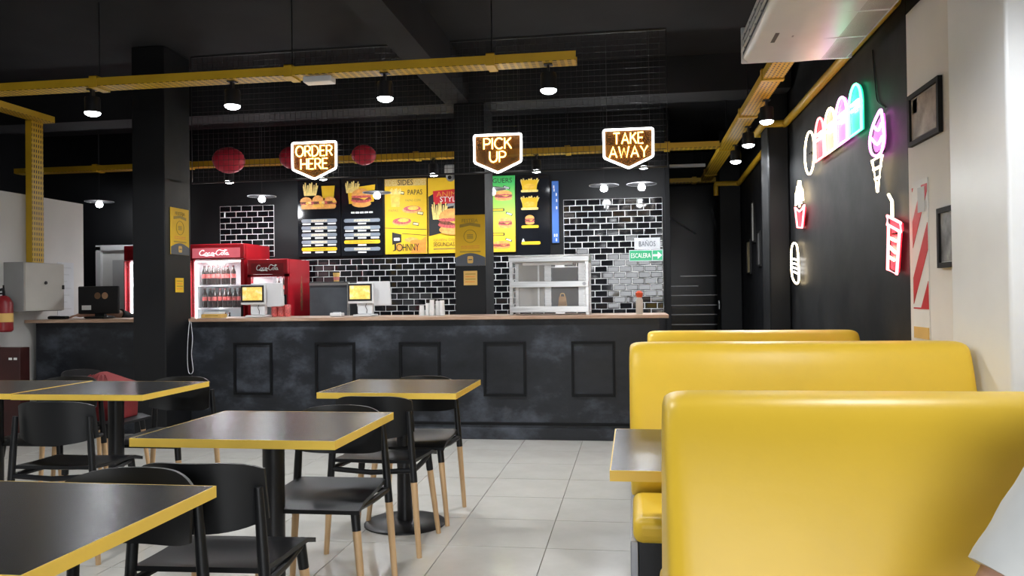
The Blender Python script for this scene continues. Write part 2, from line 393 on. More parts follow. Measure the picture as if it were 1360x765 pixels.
# ------------------------------------------------------------------ counters
sc = thing('service_counter', 'long black panelled service counter under the neon signs', 'counter', (-1.92, 7.3, 0))
def loc_(o): return o
def cbox(a, b): return (a[0]+1.92, a[1]-7.3, a[2]), (b[0]+1.92, b[1]-7.3, b[2])
MB().box(*cbox((-4.05, 7.0, 0), (.22, 7.62, 1.045))).build('body', COUNTERF, sc)
MB().box(*cbox((-4.05, 6.985, 0), (.22, 6.999, .10))).build('plinth', COUNTERF, sc, bevel=.004)
MB().box(*cbox((-4.05, 6.988, .125), (.22, 6.999, .15))).build('skirting_rail', MOULD, sc, bevel=.004)
for x0 in (-3.63, -2.845, -2.062, -1.30, -.53):
    x1 = x0+.375; z0, z1, t = .375, .852, .022; mb = MB()
    for a, b in (((x0, 6.984, z0), (x1, 6.999, z0+t)), ((x0, 6.984, z1-t), (x1, 6.999, z1)), ((x0, 6.984, z0+t), (x0+t, 6.999, z1-t)), ((x1-t, 6.984, z0+t), (x1, 6.999, z1-t))):
        mb.box(*cbox(a, b))
    mb.build('panel_moulding', MOULD, sc)
tag(MB().box((-4.05, 6.95, 1.047), (.30, 7.68, 1.077)).build('countertop', TOPWOOD, bevel=.004), 'reddish wooden worktop along the long black counter', 'worktop')
s2 = thing('side_counter', 'short black counter left of the square pillar', 'counter', (-5.0, 7.3, 0))
MB().box((-.66, -.28, 0), (.62, .3, 1.045)).build('body', COUNTERF, s2)
MB().box((-.66, -.293, 0), (.62, -.281, .1)).build('plinth', COUNTERF, s2, bevel=.004)
tag(MB().box((-5.745, 6.97, 1.047), (-4.38, 7.64, 1.077)).build('countertop', TOPWOOD, bevel=.004), 'wooden worktop of the short counter beside the partition wall', 'worktop')
bc = thing('back_counter', 'low steel work counter along the tiled kitchen wall', 'counter', (-2.5, 9.65, 0))
MB().box((-1.5, -.27, .08), (2.6, .3, .87)).build('body', GREYMET, bc)
MB().box((-1.5, -.33, .872), (2.6, .31, .90)).build('worktop', STEEL, bc, bevel=.004)

# ------------------------------------------------------------------ tables
def pedestal(p, cx, cy, h):
    MB().lathe([(.225, 0), (.225, .008), (.21, .018), (.05, .026)], 28).build('base', BLACKMET, p, smooth=True, loc=(cx, cy, 0))
    MB().lathe([(.042, .02), (.042, h-.03)], 18).build('column', BLACKMET, p, smooth=True, loc=(cx, cy, 0))
    MB().box((-.2, -.03, h-.05), (.2, .03, h-.031)).box((-.03, -.2, h-.05), (.03, .2, h-.031)).build('spider_bracket', BLACKMET, p, loc=(cx, cy, 0))
def table(name, label, x0, x1, y0, y1, group=None):
    cx, cy = (x0+x1)/2, (y0+y1)/2; a, b = (x1-x0)/2, (y1-y0)/2
    t = thing(name, label, 'table', (cx, cy, 0), 0, group); h = .76; e = .003
    MB().box((-a+e, -b+e, h-.03), (a-e, b-e, h)).build('tabletop', TABLETOP, t)
    mb = MB()
    for p, q in (((-a, -b, h-.03), (a, -b+e, h)), ((-a, b-e, h-.03), (a, b, h)), ((-a, -b+e, h-.03), (-a+e, b-e, h)), ((a-e, -b+e, h-.03), (a, b-e, h))): mb.box(p, q)
    mb.build('edge_band', YEDGE, t)
    pedestal(t, 0, 0, h)
    return t
table('cafe_table', 'charcoal square table with yellow edge, in the middle of the dining rows', -1.78, -1.015, 2.66, 3.35)
table('cafe_table', 'charcoal square table with yellow edge, nearest the black counter', -1.63, -.89, 4.02, 4.69)
table('cafe_table', 'charcoal square table with yellow edge, cut off at the lower left corner', -1.86, -1.09, 1.31, 2.0)
table('cafe_table', 'charcoal square table with yellow edge, in front of the red bag', -3.28, -2.52, 3.88, 4.55)
table('cafe_table', 'charcoal square table with yellow edge, pushed up at the far left frame edge', -4.06, -3.30, 3.90, 4.57)
table('booth_table', 'long charcoal booth table with yellow edge between two yellow benches', -.07, 1.25, 2.28, 2.99)

# ------------------------------------------------------------------ chairs
def make_chair():
    t = thing('cafe_chair', 'x', 'chair')
    def seat(u, v):
        x = (u-.5)*(.40+.03*v); y = -.20+.42*v
        r = max(0, abs(u-.5)*2-.75)/.25
        z = .452-.022*(1-(2*u-1)**2)*math.sin(PI*min(1, v*1.15)) - .022*max(0, v-.82)/.18 + .012*(1-v)**3
        return (x, y, z)
    MB().shell(seat, (0, 0, -.016), 12, 12).build('seat', BLACKPL, t, smooth=True)
    def back(u, v):
        k = 2*u-1; top = .775-.028*abs(k)**4-.0*v
        bot = .565+.03*abs(k)**3
        z = bot+(top-bot)*v; w = .20-.006*v
        return (k*w, -.222+.075*k*k-.02*(v-.5), z)
    MB().shell(back, (0, -.012, 0), 16, 8).build('backrest', BLACKPL, t, smooth=True)
    for s in (-1, 1):
        top = Vector((s*.188, -.195, .70)); foot = Vector((s*.235, -.205, .0)); knee = foot.lerp(top, .36/.70)
        MB().tube([knee+(knee-top)*.0, knee.lerp(top, .5), top], [.0175, .017, .013], 10).build('rear_upright', BLACKPL, t, smooth=True)
        MB().tube([foot, knee], [.0125, .0165], 10).build('rear_leg', WOODLEG, t, smooth=True)
        ft = Vector((s*.178, .165, .44)); ff = Vector((s*.225, .20, 0)); fk = ff.lerp(ft, .34/.44)
        MB().tube([fk, ft], [.0175, .019], 10).build('front_socket', BLACKPL, t, smooth=True)
        MB().tube([ff, fk], [.0125, .0165], 10).build('front_leg', WOODLEG, t, smooth=True)
        MB().tube([(s*.208, -.185, .415), (s*.195, 0, .412), (s*.182, .165, .42)], .013, 8).build('side_rail', BLACKPL, t, smooth=True)
    MB().tube([(-.205, -.198, .415), (0, -.2, .402), (.205, -.198, .415)], .013, 8).build('cross_rail', BLACKPL, t, smooth=True)
    return t
CH = [(-1.29, 2.43, 3, 'black chair with wooden legs, back to the camera at the middle table'),
      (-1.39, 1.90, 178, 'black chair behind the lower left corner table, only its curved backrest clear'),
      (-1.27, 3.22, 181, 'black chair on the far side of the middle table, facing the camera'),
      (-1.26, 4.00, -1, 'black chair with wooden legs, back to the camera at the table nearest the counter'),
      (-1.24, 4.53, 180, 'black chair facing the camera between the far table and the counter'),
      (-2.77, 3.72, 3, 'black chair, back to the camera, in front of the table with the red bag behind'),
      (-2.75, 4.46, 179, 'black chair facing the camera behind the far left dining table, right of the red bag'),
      (-3.50, 4.46, 181, 'black chair behind the leftmost table, left of the red bag'),
      (-3.62, 5.12, -92, 'black chair turned sideways that carries the red bag'),
      (-3.68, 3.74, 2, 'black chair at the leftmost table, cut by the left frame edge')]
proto = make_chair()
for i, (x, y, a, lab) in enumerate(CH):
    o = proto if i == 0 else dup(proto)
    o.location = (x, y, 0); o.rotation_euler = (0, 0, math.radians(a)); o['label'] = lab; o['group'] = 'black cafe chairs with wooden legs'

# ------------------------------------------------------------------ yellow booth benches
def bench(label, x0, x1, yc, zt):
    L = x1-x0; t = thing('booth_bench', label, 'bench', ((x0+x1)/2, yc, 0), 0, 'yellow booth benches')
    h = L/2
    MB().box((-h+.03, -.66, .03), (h-.02, .66, .33)).build('plinth', BLACKMET, t)
    MB().box((-h, -.68, 0), (-h+.028, .68, .335)).build('end_panel', GREYMET, t, bevel=.003)
    # wedge shaped upholstered backrest with soft bulge
    def cross(n=26):
        P = []
        pr = [(-.27, .36), (-.255, .50), (-.205, .70), (-.15, .88), (-.105, zt-.035), (-.075, zt-.008), (-.04, zt), (.04, zt), (.075, zt-.008), (.105, zt-.035), (.15, .88), (.205, .70), (.255, .50), (.27, .36)]
        return pr
    pr = cross(); U = 14; vs = []; fs = []; n = len(pr)
    xs = [-h, -h+.006, -h+.02, -h+.045]+[-h+.045+(L-.09)*k/U for k in range(1, U)]+[h-.045, h-.02, h-.006, h]
    for x in xs:
        e = min(x+h, h-x); s_ = min(1, e/.045); q = 1-(1-s_)**2; q = math.sqrt(max(0, q))
        for (y, z) in pr:
            zz = z-(1-q)*.028*(1 if z > .6 else 0); yy = y*(1-(1-q)*.16)
            b = math.sin(PI*min(1, max(0, (x+h)/L)))**.5*.012*math.sin(PI*(z-.36)/(zt-.36)) if z < zt-.02 else 0
            vs.append((x, yy+math.copysign(b, y), zz))
    for i in range(len(xs)-1):
        for k in range(n): fs.append((i*n+k, i*n+(k+1) % n, (i+1)*n+(k+1) % n, (i+1)*n+k))
    fs += [tuple(range(n)), tuple(range(len(xs)*n-1, (len(xs)-1)*n-1, -1))]
    bk = MB().add(vs, fs).build('backrest', VINYL, t, smooth=True)
    ml = bk.modifiers.new('s', 'SUBSURF'); ml.levels = 1; ml.render_levels = 1
    for s in (-1, 1):
        a, b = sorted((s*.285, s*.72))
        o = MB().box((-h+.01, a, .335), (h-.01, b, .43)).build('seat_cushion', VINYL, t, bevel=.035, seg=4)
    return t
bench('big yellow bench back in the foreground beside the white sleeve', .06, 1.49, 1.83, 1.035)
bench('middle yellow bench facing the booth table', -.02, 1.40, 3.72, 1.035)
bench('farthest yellow bench, only its top edge in view', .09, 1.39, 5.36, 1.012)

# ------------------------------------------------------------------ cable trays
def tray(name, label, a, b, z, ax, w_=.15, couplers=(), rods=()):
    """tray along axis ax (0=x,1=y) from a to b; a, b are centre points"""
    L = (Vector(b)-Vector(a)).length; t = thing(name, label, 'cable tray', ((a[0]+b[0])/2, (a[1]+b[1])/2, z), 0, 'yellow perforated cable trays')
    h = L/2; W = w_/2
    def bx(mb, l0, l1, w0, w1, z0, z1):
        return mb.box((l0, w0, z0), (l1, w1, z1)) if ax == 0 else mb.box((w0, l0, z0), (w1, l1, z1))
    bx(MB(), -h, h, -W, W, 0, .003).build('base_plate', YELPERX if ax == 0 else YELPERY, t)
    bx(MB(), -h, h, -W, -W+.003, .003, .062).build('side_rail', YEL, t); bx(MB(), -h, h, W-.003, W, .003, .062).build('side_rail', YEL, t)
    for c in couplers:
        l = c-((a[0]+b[0])/2 if ax == 0 else (a[1]+b[1])/2); mb = MB()
        bx(mb, l-.03, l+.03, -W-.008, -W-.001, -.006, .078); bx(mb, l-.03, l+.03, W+.001, W+.008, -.006, .078); bx(mb, l-.03, l+.03, -W-.008, W+.008, -.010, -.004); bx(mb, l-.03, l+.03, -W-.008, W+.008, .072, .078)
        mb.build('coupler', YEL, t)
        r = Vector((l, 0, 0)) if ax == 0 else Vector((0, l, 0))
        MB().tube([r+Vector((0, 0, .078)), r+Vector((0, 0, ZC-z-.001))], .005, 6).build('hanger_rod', BLACKMET, t)
    return t
tray('cable_tray', 'long yellow perforated cable tray crossing the ceiling in front', (-6.2, 5.575), (-.36, 5.575), 2.85, 0, couplers=(-5.4, -3.95, -2.42, -.95))
tray('cable_tray', 'yellow cable tray behind the mesh over the kitchen', (-7.6, 9.14), (.96, 9.14), 2.85, 0, couplers=(-6.5, -5.3, -3.2, -2.45, -.7, .4))
tray('cable_tray', 'yellow cable tray crossing the ceiling above the camera', (-5.2, 2.45), (1.3, 2.45), 2.85, 0, couplers=(-4.4, -2.4, -.4))
tray('cable_tray', 'yellow cable tray running along the right wall towards the stairs', (1.06, 5.43), (1.06, 11.8), 2.85, 1, couplers=(6.3, 7.6, 9.3, 11.2))
tray('cable_tray', 'short yellow cable tray over the stairwell', (.47, 11.95), (1.30, 11.95), 2.85, 0, couplers=(.9,))
tray('cable_tray', 'yellow cable tray above the off-white partition at the left', (-5.66, 2.5), (-5.66, 7.2), 3.0, 1, couplers=(4.0, 6.2))
vt = thing('cable_riser', 'vertical yellow cable tray dropping to the beige electrical cabinet', 'cable tray', (-5.66, 7.08, 1.63))
MB().box((-.085, -.075, 0), (-.082, .075, 1.365)).build('base_plate', YELPERZ, vt)
MB().box((-.085, -.078, 0), (-.02, -.075, 1.365)).build('side_rail', YEL, vt); MB().box((-.085, .075, 0), (-.02, .078, 1.365)).build('side_rail', YEL, vt)
MB().box((-.022, -.075, 0), (-.019, .075, 1.365)).build('cover_plate', YELPERZ, vt)
pp = tag(MB().tube(smoothpts([(1.462, 4.75, 2.86), (1.462, 6.5, 2.86), (1.462, 7.9, 2.86), (1.44, 8.0, 2.86), (1.30, 8.0, 2.86), (1.262, 8.03, 2.86), (1.262, 8.44, 2.86), (1.28, 8.5, 2.86), (1.44, 8.5, 2.86), (1.462, 8.55, 2.85), (1.462, 10, 2.80), (1.462, 11.36, 2.76), (1.44, 11.46, 2.76), (1.20, 11.46, 2.76), (1.16, 11.48, 2.74), (1.16, 11.49, 2.6)], 4), .034, 10).build('conduit_pipe', YEL, smooth=True), 'round yellow pipe running along the top of the black right wall', 'pipe')
tag(MB().box((-2.31, 5.50, 2.795), (-2.10, 5.60, 2.838)).build('emergency_light', WHITEPL, bevel=.006), 'small white light box fixed under the front cable tray', 'lamp')
bt = thing('batten_light', 'unlit white tube light on the ceiling over the stairwell', 'lamp', (.72, 10.8, 2.9))
MB().box((-.24, -.03, 0), (.24, .03, .04)).build('housing', WHITEPL, bt, bevel=.005)
MB().tube([(-.2, 0, .04), (-.2, 0, .599)], .004, 6).tube([(.2, 0, .04), (.2, 0, .599)], .004, 6).build('hanger_rod', BLACKMET, bt)

# ------------------------------------------------------------------ spot lamps under the trays
def make_spot():
    t = thing('spot_lamp', 'x', 'lamp')
    MB().lathe([(.012, .004), (.052, 0), (.056, -.012), (.056, -.115), (.050, -.115), (.050, -.10)], 18).build('housing', BLACKMET, t, smooth=True)
    MB().box((-.008, -.02, .0), (.008, .02, .06)).box((-.03, -.03, .055), (.03, .03, .062)).build('bracket', BLACKMET, t)
    MB().lathe([(.0565, -.116), (.052, -.128), (.034, -.139), (.012, -.144), (.0, -.1445)], 18).build('lens', LAMPGLOW, t, smooth=True)
    return t
sp = make_spot(); first = True
def put_spot(x, y, z, lab, grp, e, angle=2.75):
    global first
    o = sp if first else dup(sp); first = False
    o.location = (x, y, z); o['label'] = lab; o['group'] = grp
    light(o, 'spot_light', 'SPOT', (0, 0, -.155), e, .045, angle, .5)
for x, lab in ((-4.01, 'lit can lamp under the front tray, leftmost of four'), (-2.885, 'lit can lamp under the front tray, left of the white light box'), (-1.725, 'lit can lamp under the front tray, right of the white light box'), (-.555, 'lit can lamp at the right end of the front tray')):
    put_spot(x, 5.575, 2.787, lab, 'can lamps under the front cable tray', 46)
for x, lab in ((-4.3, 'lit can lamp under the tray above the camera, leftmost'), (-2.6, 'lit can lamp under the tray above the camera, second from left'), (-.9, 'lit can lamp under the tray above the camera, second from right'), (.9, 'lit can lamp under the tray above the camera, rightmost')):
    put_spot(x, 2.45, 2.787, lab, 'can lamps under the tray above the camera', 30)
for y, lab in ((6.95, 'lit can lamp under the right wall tray, closest to the air conditioner'), (8.03, 'lit can lamp under the right wall tray, middle of three'), (9.0, 'lit can lamp under the right wall tray, nearest the stairs')):
    put_spot(1.12, y, 2.787, lab, 'can lamps under the right cable tray', 26)
for x, lab in ((-4.78, 'small lit can lamp above the tall red fridge'), (-3.60, 'small lit can lamp behind the ORDER HERE sign'), (-2.26, 'small lit can lamp above the yellow SIDES board'), (-1.06, 'small lit can lamp behind the PICK UP sign'), (.14, 'small lit can lamp behind the TAKE AWAY sign')):
    put_spot(x, 9.14, 2.787, lab, 'can lamps under the kitchen cable tray', 18)
def make_disc():
    t = thing('disc_lamp', 'x', 'lamp')
    MB().lathe([(.02, .03), (.10, .018), (.165, .004), (.17, 0), (.165, -.003), (.09, .0)], 28).build('shade', mat('matte_black_shade', (.008, .008, .009), .8, var=.1, spec=.2), t, smooth=True)
    MB().tube([(.17*math.cos(k*PI/14), .17*math.sin(k*PI/14), 0) for k in range(28)], .004, 6, closed=True).build('rim', GREYMET, t, smooth=True)
    MB().lathe([(.0, -.075), (.03, -.068), (.042, -.045), (.038, -.02), (.025, .0)], 14).build('bulb', LAMPGLOW, t, smooth=True)
    MB().tube([(0, 0, .028), (0, 0, .98)], .004, 6).build('cord', BLACKMET, t)
    return t
dl = make_disc()
for i, (x, lab) in enumerate(((-6.69, 'lit disc shade pendant far left over the side counter'), (-4.5, 'lit disc shade pendant over the tall red fridge'), (-3.03, 'lit disc shade pendant over the second black menu panel'), (-1.62, 'lit disc shade pendant beside the pillar'), (-.31, 'lit disc shade pendant over the steel warmer'), (.12, 'lit disc shade pendant at the right end of the tiles'))):
    o = dl if i == 0 else dup(dl); o.location = (x, 9.42, 2.515+.1); o['label'] = lab; o['group'] = 'disc pendant lamps over the kitchen'
    o.location.z = 2.519 if False else 2.515
    light(o, 'bulb_light', 'POINT', (0, 0, -.11), 9, .05)

# ------------------------------------------------------------------ hanging mesh and neon word signs
ms = thing('wire_mesh_screen', 'black wire mesh hanging above the counter behind the neon signs', 'mesh', (-1.85, 6.97, 2.33))
hb = MB()
for k in range(1, 23): hb.box((-2.15, -.0015, .05*k-.0015), (2.15, .0015, .05*k+.0015))
o = hb.build('horizontal_wire', BLACKMET, ms); o['kind'] = 'stuff'
hb = MB()
for k in range(1, 86): hb.box((-2.15+.05*k-.0013, .0015, 0), (-2.15+.05*k+.0013, .004, 1.165))
o = hb.build('vertical_wire', BLACKMET, ms); o['kind'] = 'stuff'
MB().tube([(-2.16, 0, 0), (2.16, 0, 0), (2.16, 0, 1.165), (-2.16, 0, 1.165)], .010, 6, closed=True).build('frame', BLACKMET, ms)

GL = {  # single stroke capitals in a unit box (x 0..w, z 0..1)
 'O': (1.0, [[(.5+.5*math.cos(a*PI/9), .5+.5*math.sin(a*PI/9)) for a in range(19)]]),
 'R': (.75, [[(0, 0), (0, 1), (.45, 1), (.68, .88), (.7, .72), (.62, .56), (.4, .48), (.05, .48)], [(.35, .48), (.75, 0)]]),
 'D': (.85, [[(0, 0), (0, 1), (.35, 1), (.68, .85), (.85, .5), (.68, .15), (.35, 0), (0, 0)]]),
 'E': (.62, [[(.62, 1), (0, 1), (0, 0), (.62, 0)], [(0, .52), (.52, .52)]]),
 'H': (.8, [[(0, 0), (0, 1)], [(.8, 0), (.8, 1)], [(0, .5), (.8, .5)]]),
 'P': (.68, [[(0, 0), (0, 1), (.42, 1), (.64, .88), (.68, .72), (.62, .55), (.4, .45), (.05, .45)]]),
 'I': (.02, [[(0, 0), (0, 1)]]),
 'C': (.85, [[(.5+.5*math.cos(PI*(.25+a*1.5/12)), .5+.5*math.sin(PI*(.25+a*1.5/12))) for a in range(13)]]),
 'K': (.72, [[(0, 0), (0, 1)], [(.68, 1), (.02, .45)], [(.25, .63), (.72, 0)]]),
 'U': (.78, [[(0, 1), (0, .35), (.12, .1), (.39, 0), (.66, .1), (.78, .35), (.78, 1)]]),
 'T': (.8, [[(0, 1), (.8, 1)], [(.4, 1), (.4, 0)]]),
 'A': (.85, [[(0, 0), (.425, 1), (.85, 0)], [(.15, .34), (.70, .34)]]),
 'W': (1.15, [[(0, 1), (.28, 0), (.575, .85), (.87, 0), (1.15, 1)]]),
 'Y': (.8, [[(0, 1), (.4, .48), (.8, 1)], [(.4, .48), (.4, 0)]])}
def neon_word(parent, wordtext, x0, x1, z0, h, y, m_, r=.0062):
    gap = .24; tot = sum(GL[c][0] for c in wordtext)+gap*(len(wordtext)-1); s = (x1-x0)/tot; x = x0
    for c in wordtext:
        wd, st = GL[c]; mb = MB()
        for q in st: mb.tube([(x+p[0]*s, y, z0+p[1]*h) for p in q], r, 6)
        mb.build('neon_letter', m_, parent, smooth=True); x += (wd+gap)*s
def word_sign(label, cx, l1, l2, w1, w2):
    t = thing('neon_sign', label, 'neon sign', (cx, 6.93, 2.32), 0, 'neon pentagon signs over the counter')
    pent = [(-.207, .33), (.207, .33), (.205, .093), (0, 0), (-.205, .093)]
    MB().prism([(x*.99, z*.98+.003) for x, z in pent], .006, 'y', off=.012).build('backing_panel', ACRYL, t)
    def rc(P, r=.018):
        o = []; n = len(P)
        for i in range(n):
            a, b, c = Vector(P[i-1]), Vector(P[i]), Vector(P[(i+1) % n]); u = (a-b).normalized()*r; v = (c-b).normalized()*r
            for k in range(5): q = k/4; o.append((b+u)*(1-q)**2+b*2*q*(1-q)+(b+v)*q*q)
        return o
    MB().tube([(p[0], 0, p[1]) for p in rc(pent)], .0092, 8, closed=True).build('neon_border', NEON['white'], t, smooth=True)
    neon_word(t, l1, -w1, w1, .207, .092, -.004, NEON['amber'])
    neon_word(t, l2, -w2, w2, .092, .092, -.004, NEON['amber'])
    for s in (-1, 1): MB().tube([(s*.18, .015, .325), (s*.18, .015, ZC-2.32-.001)], .002, 5).build('hanging_wire', BLACKMET, t)
word_sign('glowing neon sign reading ORDER HERE in a white pentagon', -2.81, 'ORDER', 'HERE', .17, .125)
word_sign('glowing neon sign reading PICK UP in a white pentagon', -1.14, 'PICK', 'UP', .12, .07)
word_sign('glowing neon sign reading TAKE AWAY in a white pentagon', -.018, 'TAKE', 'AWAY', .125, .16)

# red paper lanterns behind the mesh
for x, r, lab in ((-4.345, .172, 'red paper lantern, leftmost behind the mesh'), (-3.60, .15, 'red paper lantern half hidden by the ORDER HERE sign'), (-2.81, .13, 'smaller red paper lantern right of the ORDER HERE sign')):
    t = thing('paper_lantern', lab, 'lantern', (x, 8.3, 2.77), 0, 'red paper lanterns')
    pr = []
    for k in range(25):
        a = -PI/2+PI*k/24; pr.append((max(.02, r*math.cos(a)*(1+(.012 if k % 2 else -.012))), r*.82*math.sin(a)))
    MB().lathe(pr, 24).build('shade', LANT, t, smooth=True)
    MB().lathe([(.045, r*.80), (.045, r*.86)], 16).build('top_ring', BLACKMET, t)
    MB().tube([(0, 0, r*.86), (0, 0, ZC-2.77-.001)], .002, 5).build('string', BLACKMET, t)

# ------------------------------------------------------------------ menu boards on the back wall
YF = YB-.03          # front face of the boards
def board(name, label, x0, x1, z0, z1, m_, cat='menu board', y=YF, y1=None):
    t = thing(name, label, cat, ((x0+x1)/2, y, (z0+z1)/2))
    MB().box((x0-(x0+x1)/2, 0, z0-(z0+z1)/2), (x1-(x0+x1)/2, (y1 or YB-.002)-y, z1-(z0+z1)/2)).build('panel', m_, t)
    return t
def flat(parent, name, shapes, dy=.0012):
    """flat print on a board: (polygon, material) layers, each a hair in front of the last"""
    mb = MB()
    for k, (poly, m_) in enumerate(shapes): mb.prism(poly, dy*.9, 'y', m_, off=-dy*(k+1))
    return mb.build(name, None, parent)
def burger(cx, cz, w_, h):
    a = w_/2
    return [(ell(cx, cz-h*.30, a*.95, h*.18), BUN), (ell(cx, cz-h*.12, a*1.02, h*.13), LETT), (ell(cx, cz-h*.04, a*.98, h*.10), PATTY),
            ([(cx-a*.9, cz+h*.06), (cx+a*.9, cz+h*.06), (cx+a*.3, cz-h*.12), (cx-a*.2, cz-h*.02)], CHEESE),
            (ell(cx, cz+h*.05, a*1.0, h*.07), LETT), (ell(cx, cz+h*.10, a*.96, h*.34, 14, 0, PI), BUN)]
def fries(cx, cz, w_, h, n=11):
    o = []
    for k in range(n):
        x = cx-w_/2+w_*k/(n-1); t = math.sin(k*5.1)*.10*w_+(k-(n-1)/2)*.025*w_
        o.append(([(x-.028*w_*2, cz), (x+.028*w_*2, cz), (x+t+.026*w_*2, cz+h*(.75+.25*((k*37) % 5)/4)), (x+t-.026*w_*2, cz+h*(.75+.25*((k*37) % 5)/4))], FRYC))
    return o
def bars(t, z0, dz, spec, x=0, w_=.24):
    for k, (m_, chips) in enumerate(spec):
        z = z0-dz*k
        flat(t, 'price_bar', [(rrect(x-w_, z-.023, x+w_, z+.023, .022), m_), (rrect(x-w_*.45, z-.015, x+w_*.45, z+.015, .004), CREAMBAR if m_ is BAR else BROWNINK)] if m_ is BAR else [(rrect(x-w_, z-.023, x+w_, z+.023, .022), m_)])
        for c in chips: flat(t, 'price_chip', [(rrect(x+c-.055, z-.050, x+c+.055, z-.030, .003), WHITEINK)])
t = board('menu_sign', 'glossy black menu panel with a long sandwich picture and grey price bars', -4.27, -3.70, 1.79, 2.80, MENUBLK)
sw = fries(-.115, .28, .15, .17)+[([(.055, .24), (.205, .24), (.22, .40), (.04, .40)], PAPERY)]
sw += [(rrect(-.235, .105, .235, .175, .03), BUN), (rrect(-.245, .165, .245, .205, .015), LETT)]
for k in range(13): sw.append((ell(-.22+.0367*k, .19+.008*math.sin(k*2.3), .026, .018+.006*(k % 2)), (PATTY, CHEESE, LETT, PATTY, FRYC)[(k*3) % 5]))
sw += [([(-.24, .20)]+[(-.24+.16*j+.08-.08*math.cos(PI*k/6), .205+(.055+.02*(j == 1))*math.sin(PI*k/6)) for j in range(3) for k in range(7)]+[(.24, .20)], BUN)]
for k in range(5): sw.append(([(-.07+.03*k, .125), (-.045+.03*k, .125), (-.04+.03*k, .165), (-.065+.03*k, .165)], CHEESE))
flat(t, 'printed_sandwich', sw)
bars(t, -.045, .0915, [(BAR, (-.17, 0, .17))]*4+[(PAPERY, (-.17, 0, .17))])
flat(t, 'text_line', [(rrect(-.09, -.419, .09, -.404, .003), BROWNINK)], .0026)
t = board('menu_sign', 'glossy black menu panel with a burger picture and one yellow price bar', -3.68, -3.14, 1.79, 2.80, MENUBLK)
sw = [([(-.17, .16), (.16, .18), (.18, .40), (-.19, .36)], PAPERY)]+fries(-.125, .30, .14, .15)+burger(.0, .235, .27, .26)
flat(t, 'printed_burger', sw)
for k in range(5): flat(t, 'text_line', [(rrect(-.145+.06*k, .035, -.095+.06*k, .058, .003), WHITEINK)])
bars(t, -.055, .0915, [(BAR, (0,)), (BAR, (-.17, 0, .17)), (BAR, (-.17, 0, .17)), (PAPERY, (0,)), (BAR, (0,))])
text(t, '10. CHICKEN RANCH', -.17, -.342, .17, -.318, -.0015, BROWNINK)
# SIDES board
t = board('menu_board', 'yellow menu board headed SIDES and PAPAS with JOHNNY at the bottom', -3.105, -2.56, 1.80, 2.755, PAPERY)
flat(t, 'title_band', [([(-.27, .385), (.27, .385), (.27, .475), (-.27, .475)], mat('title_band_print', srgb('#cfae62'), .5, var=.1))])
text(t, 'SIDES', -.10, .395, .10, .465, -.0024, INK)
text(t, 'SIDES', -.265, .395, -.115, .465, -.0024, mat('pale_title_print', srgb('#dcc88a'), .5, var=.05)); text(t, 'SIDES', .115, .395, .265, .465, -.0024, MATS['pale_title_print'])
text(t, 'PAPAS', .03, .27, .22, .335, -.0015, INK)
text(t, 'PAPAS CON:', .0, .185, .20, .215, -.0015, BROWNINK); text(t, 'PAPAS', -.22, .06, -.10, .09, -.0015, BROWNINK)
flat(t, 'printed_fries_box', fries(-.13, .26, .11, .10)+[([(-.185, .12), (-.075, .12), (-.065, .28), (-.195, .28)], CHEESE)])
flat(t, 'printed_side_dish', [(ell(.085, .08, .13, .045), BUN), (ell(.085, .095, .11, .035), LETT), (ell(.10, .10, .07, .025), CHEESE)])
flat(t, 'printed_side_dish', [(ell(-.05, -.075, .13, .045), BUN), (ell(-.05, -.06, .12, .04), LETT), (ell(-.03, -.05, .07, .025), CHEESE)])
for cx, cz in ((-.055, .30), (.19, .035), (.13, -.10)):
    R_ = math.radians(-12); P = [(cx+x*math.cos(R_)-z*math.sin(R_), cz+x*math.sin(R_)+z*math.cos(R_)) for x, z in ((-.04, -.02), (.04, -.02), (.04, .02), (-.04, .02))]
    Q = [(cx+(x-cx)*.82, cz+(z-cz)*.6) for x, z in P]
    flat(t, 'price_tag', [(P, INK), (Q, mat('tag_print', srgb('#e8dba4'), .5, var=.1))])
flat(t, 'divider_line', [([(-.27, -.14), (.27, -.17), (.27, -.178), (-.27, -.148)], INK)])
flat(t, 'divider_line', [([(-.05, -.215), (.27, -.245), (.27, -.252), (-.05, -.222)], INK)])
flat(t, 'printed_drink_box', [([(-.18, -.20), (-.06, -.23), (-.06, -.33), (-.18, -.36)], INK), (rrect(-.16, -.31, -.08, -.27, .01), GREYSIGN)])
flat(t, 'printed_flame', [([(.05, -.47), (.265, -.47), (.265, -.26), (.16, -.33), (.10, -.40)], ORANGEINK), (ell(.07, -.30, .09, .03), BUN), (ell(.14, -.33, .09, .03), ORANGEINK)])
text(t, 'J', -.175, -.44, -.13, -.35, -.0050, INK); text(t, 'HNNY', -.04, -.44, .17, -.35, -.0050, INK)
flat(t, 'printed_round_letter', [(ell(-.085, -.395, .041, .048), INK), (ell(-.085, -.395, .031, .036), ORANGEINK)], .003)
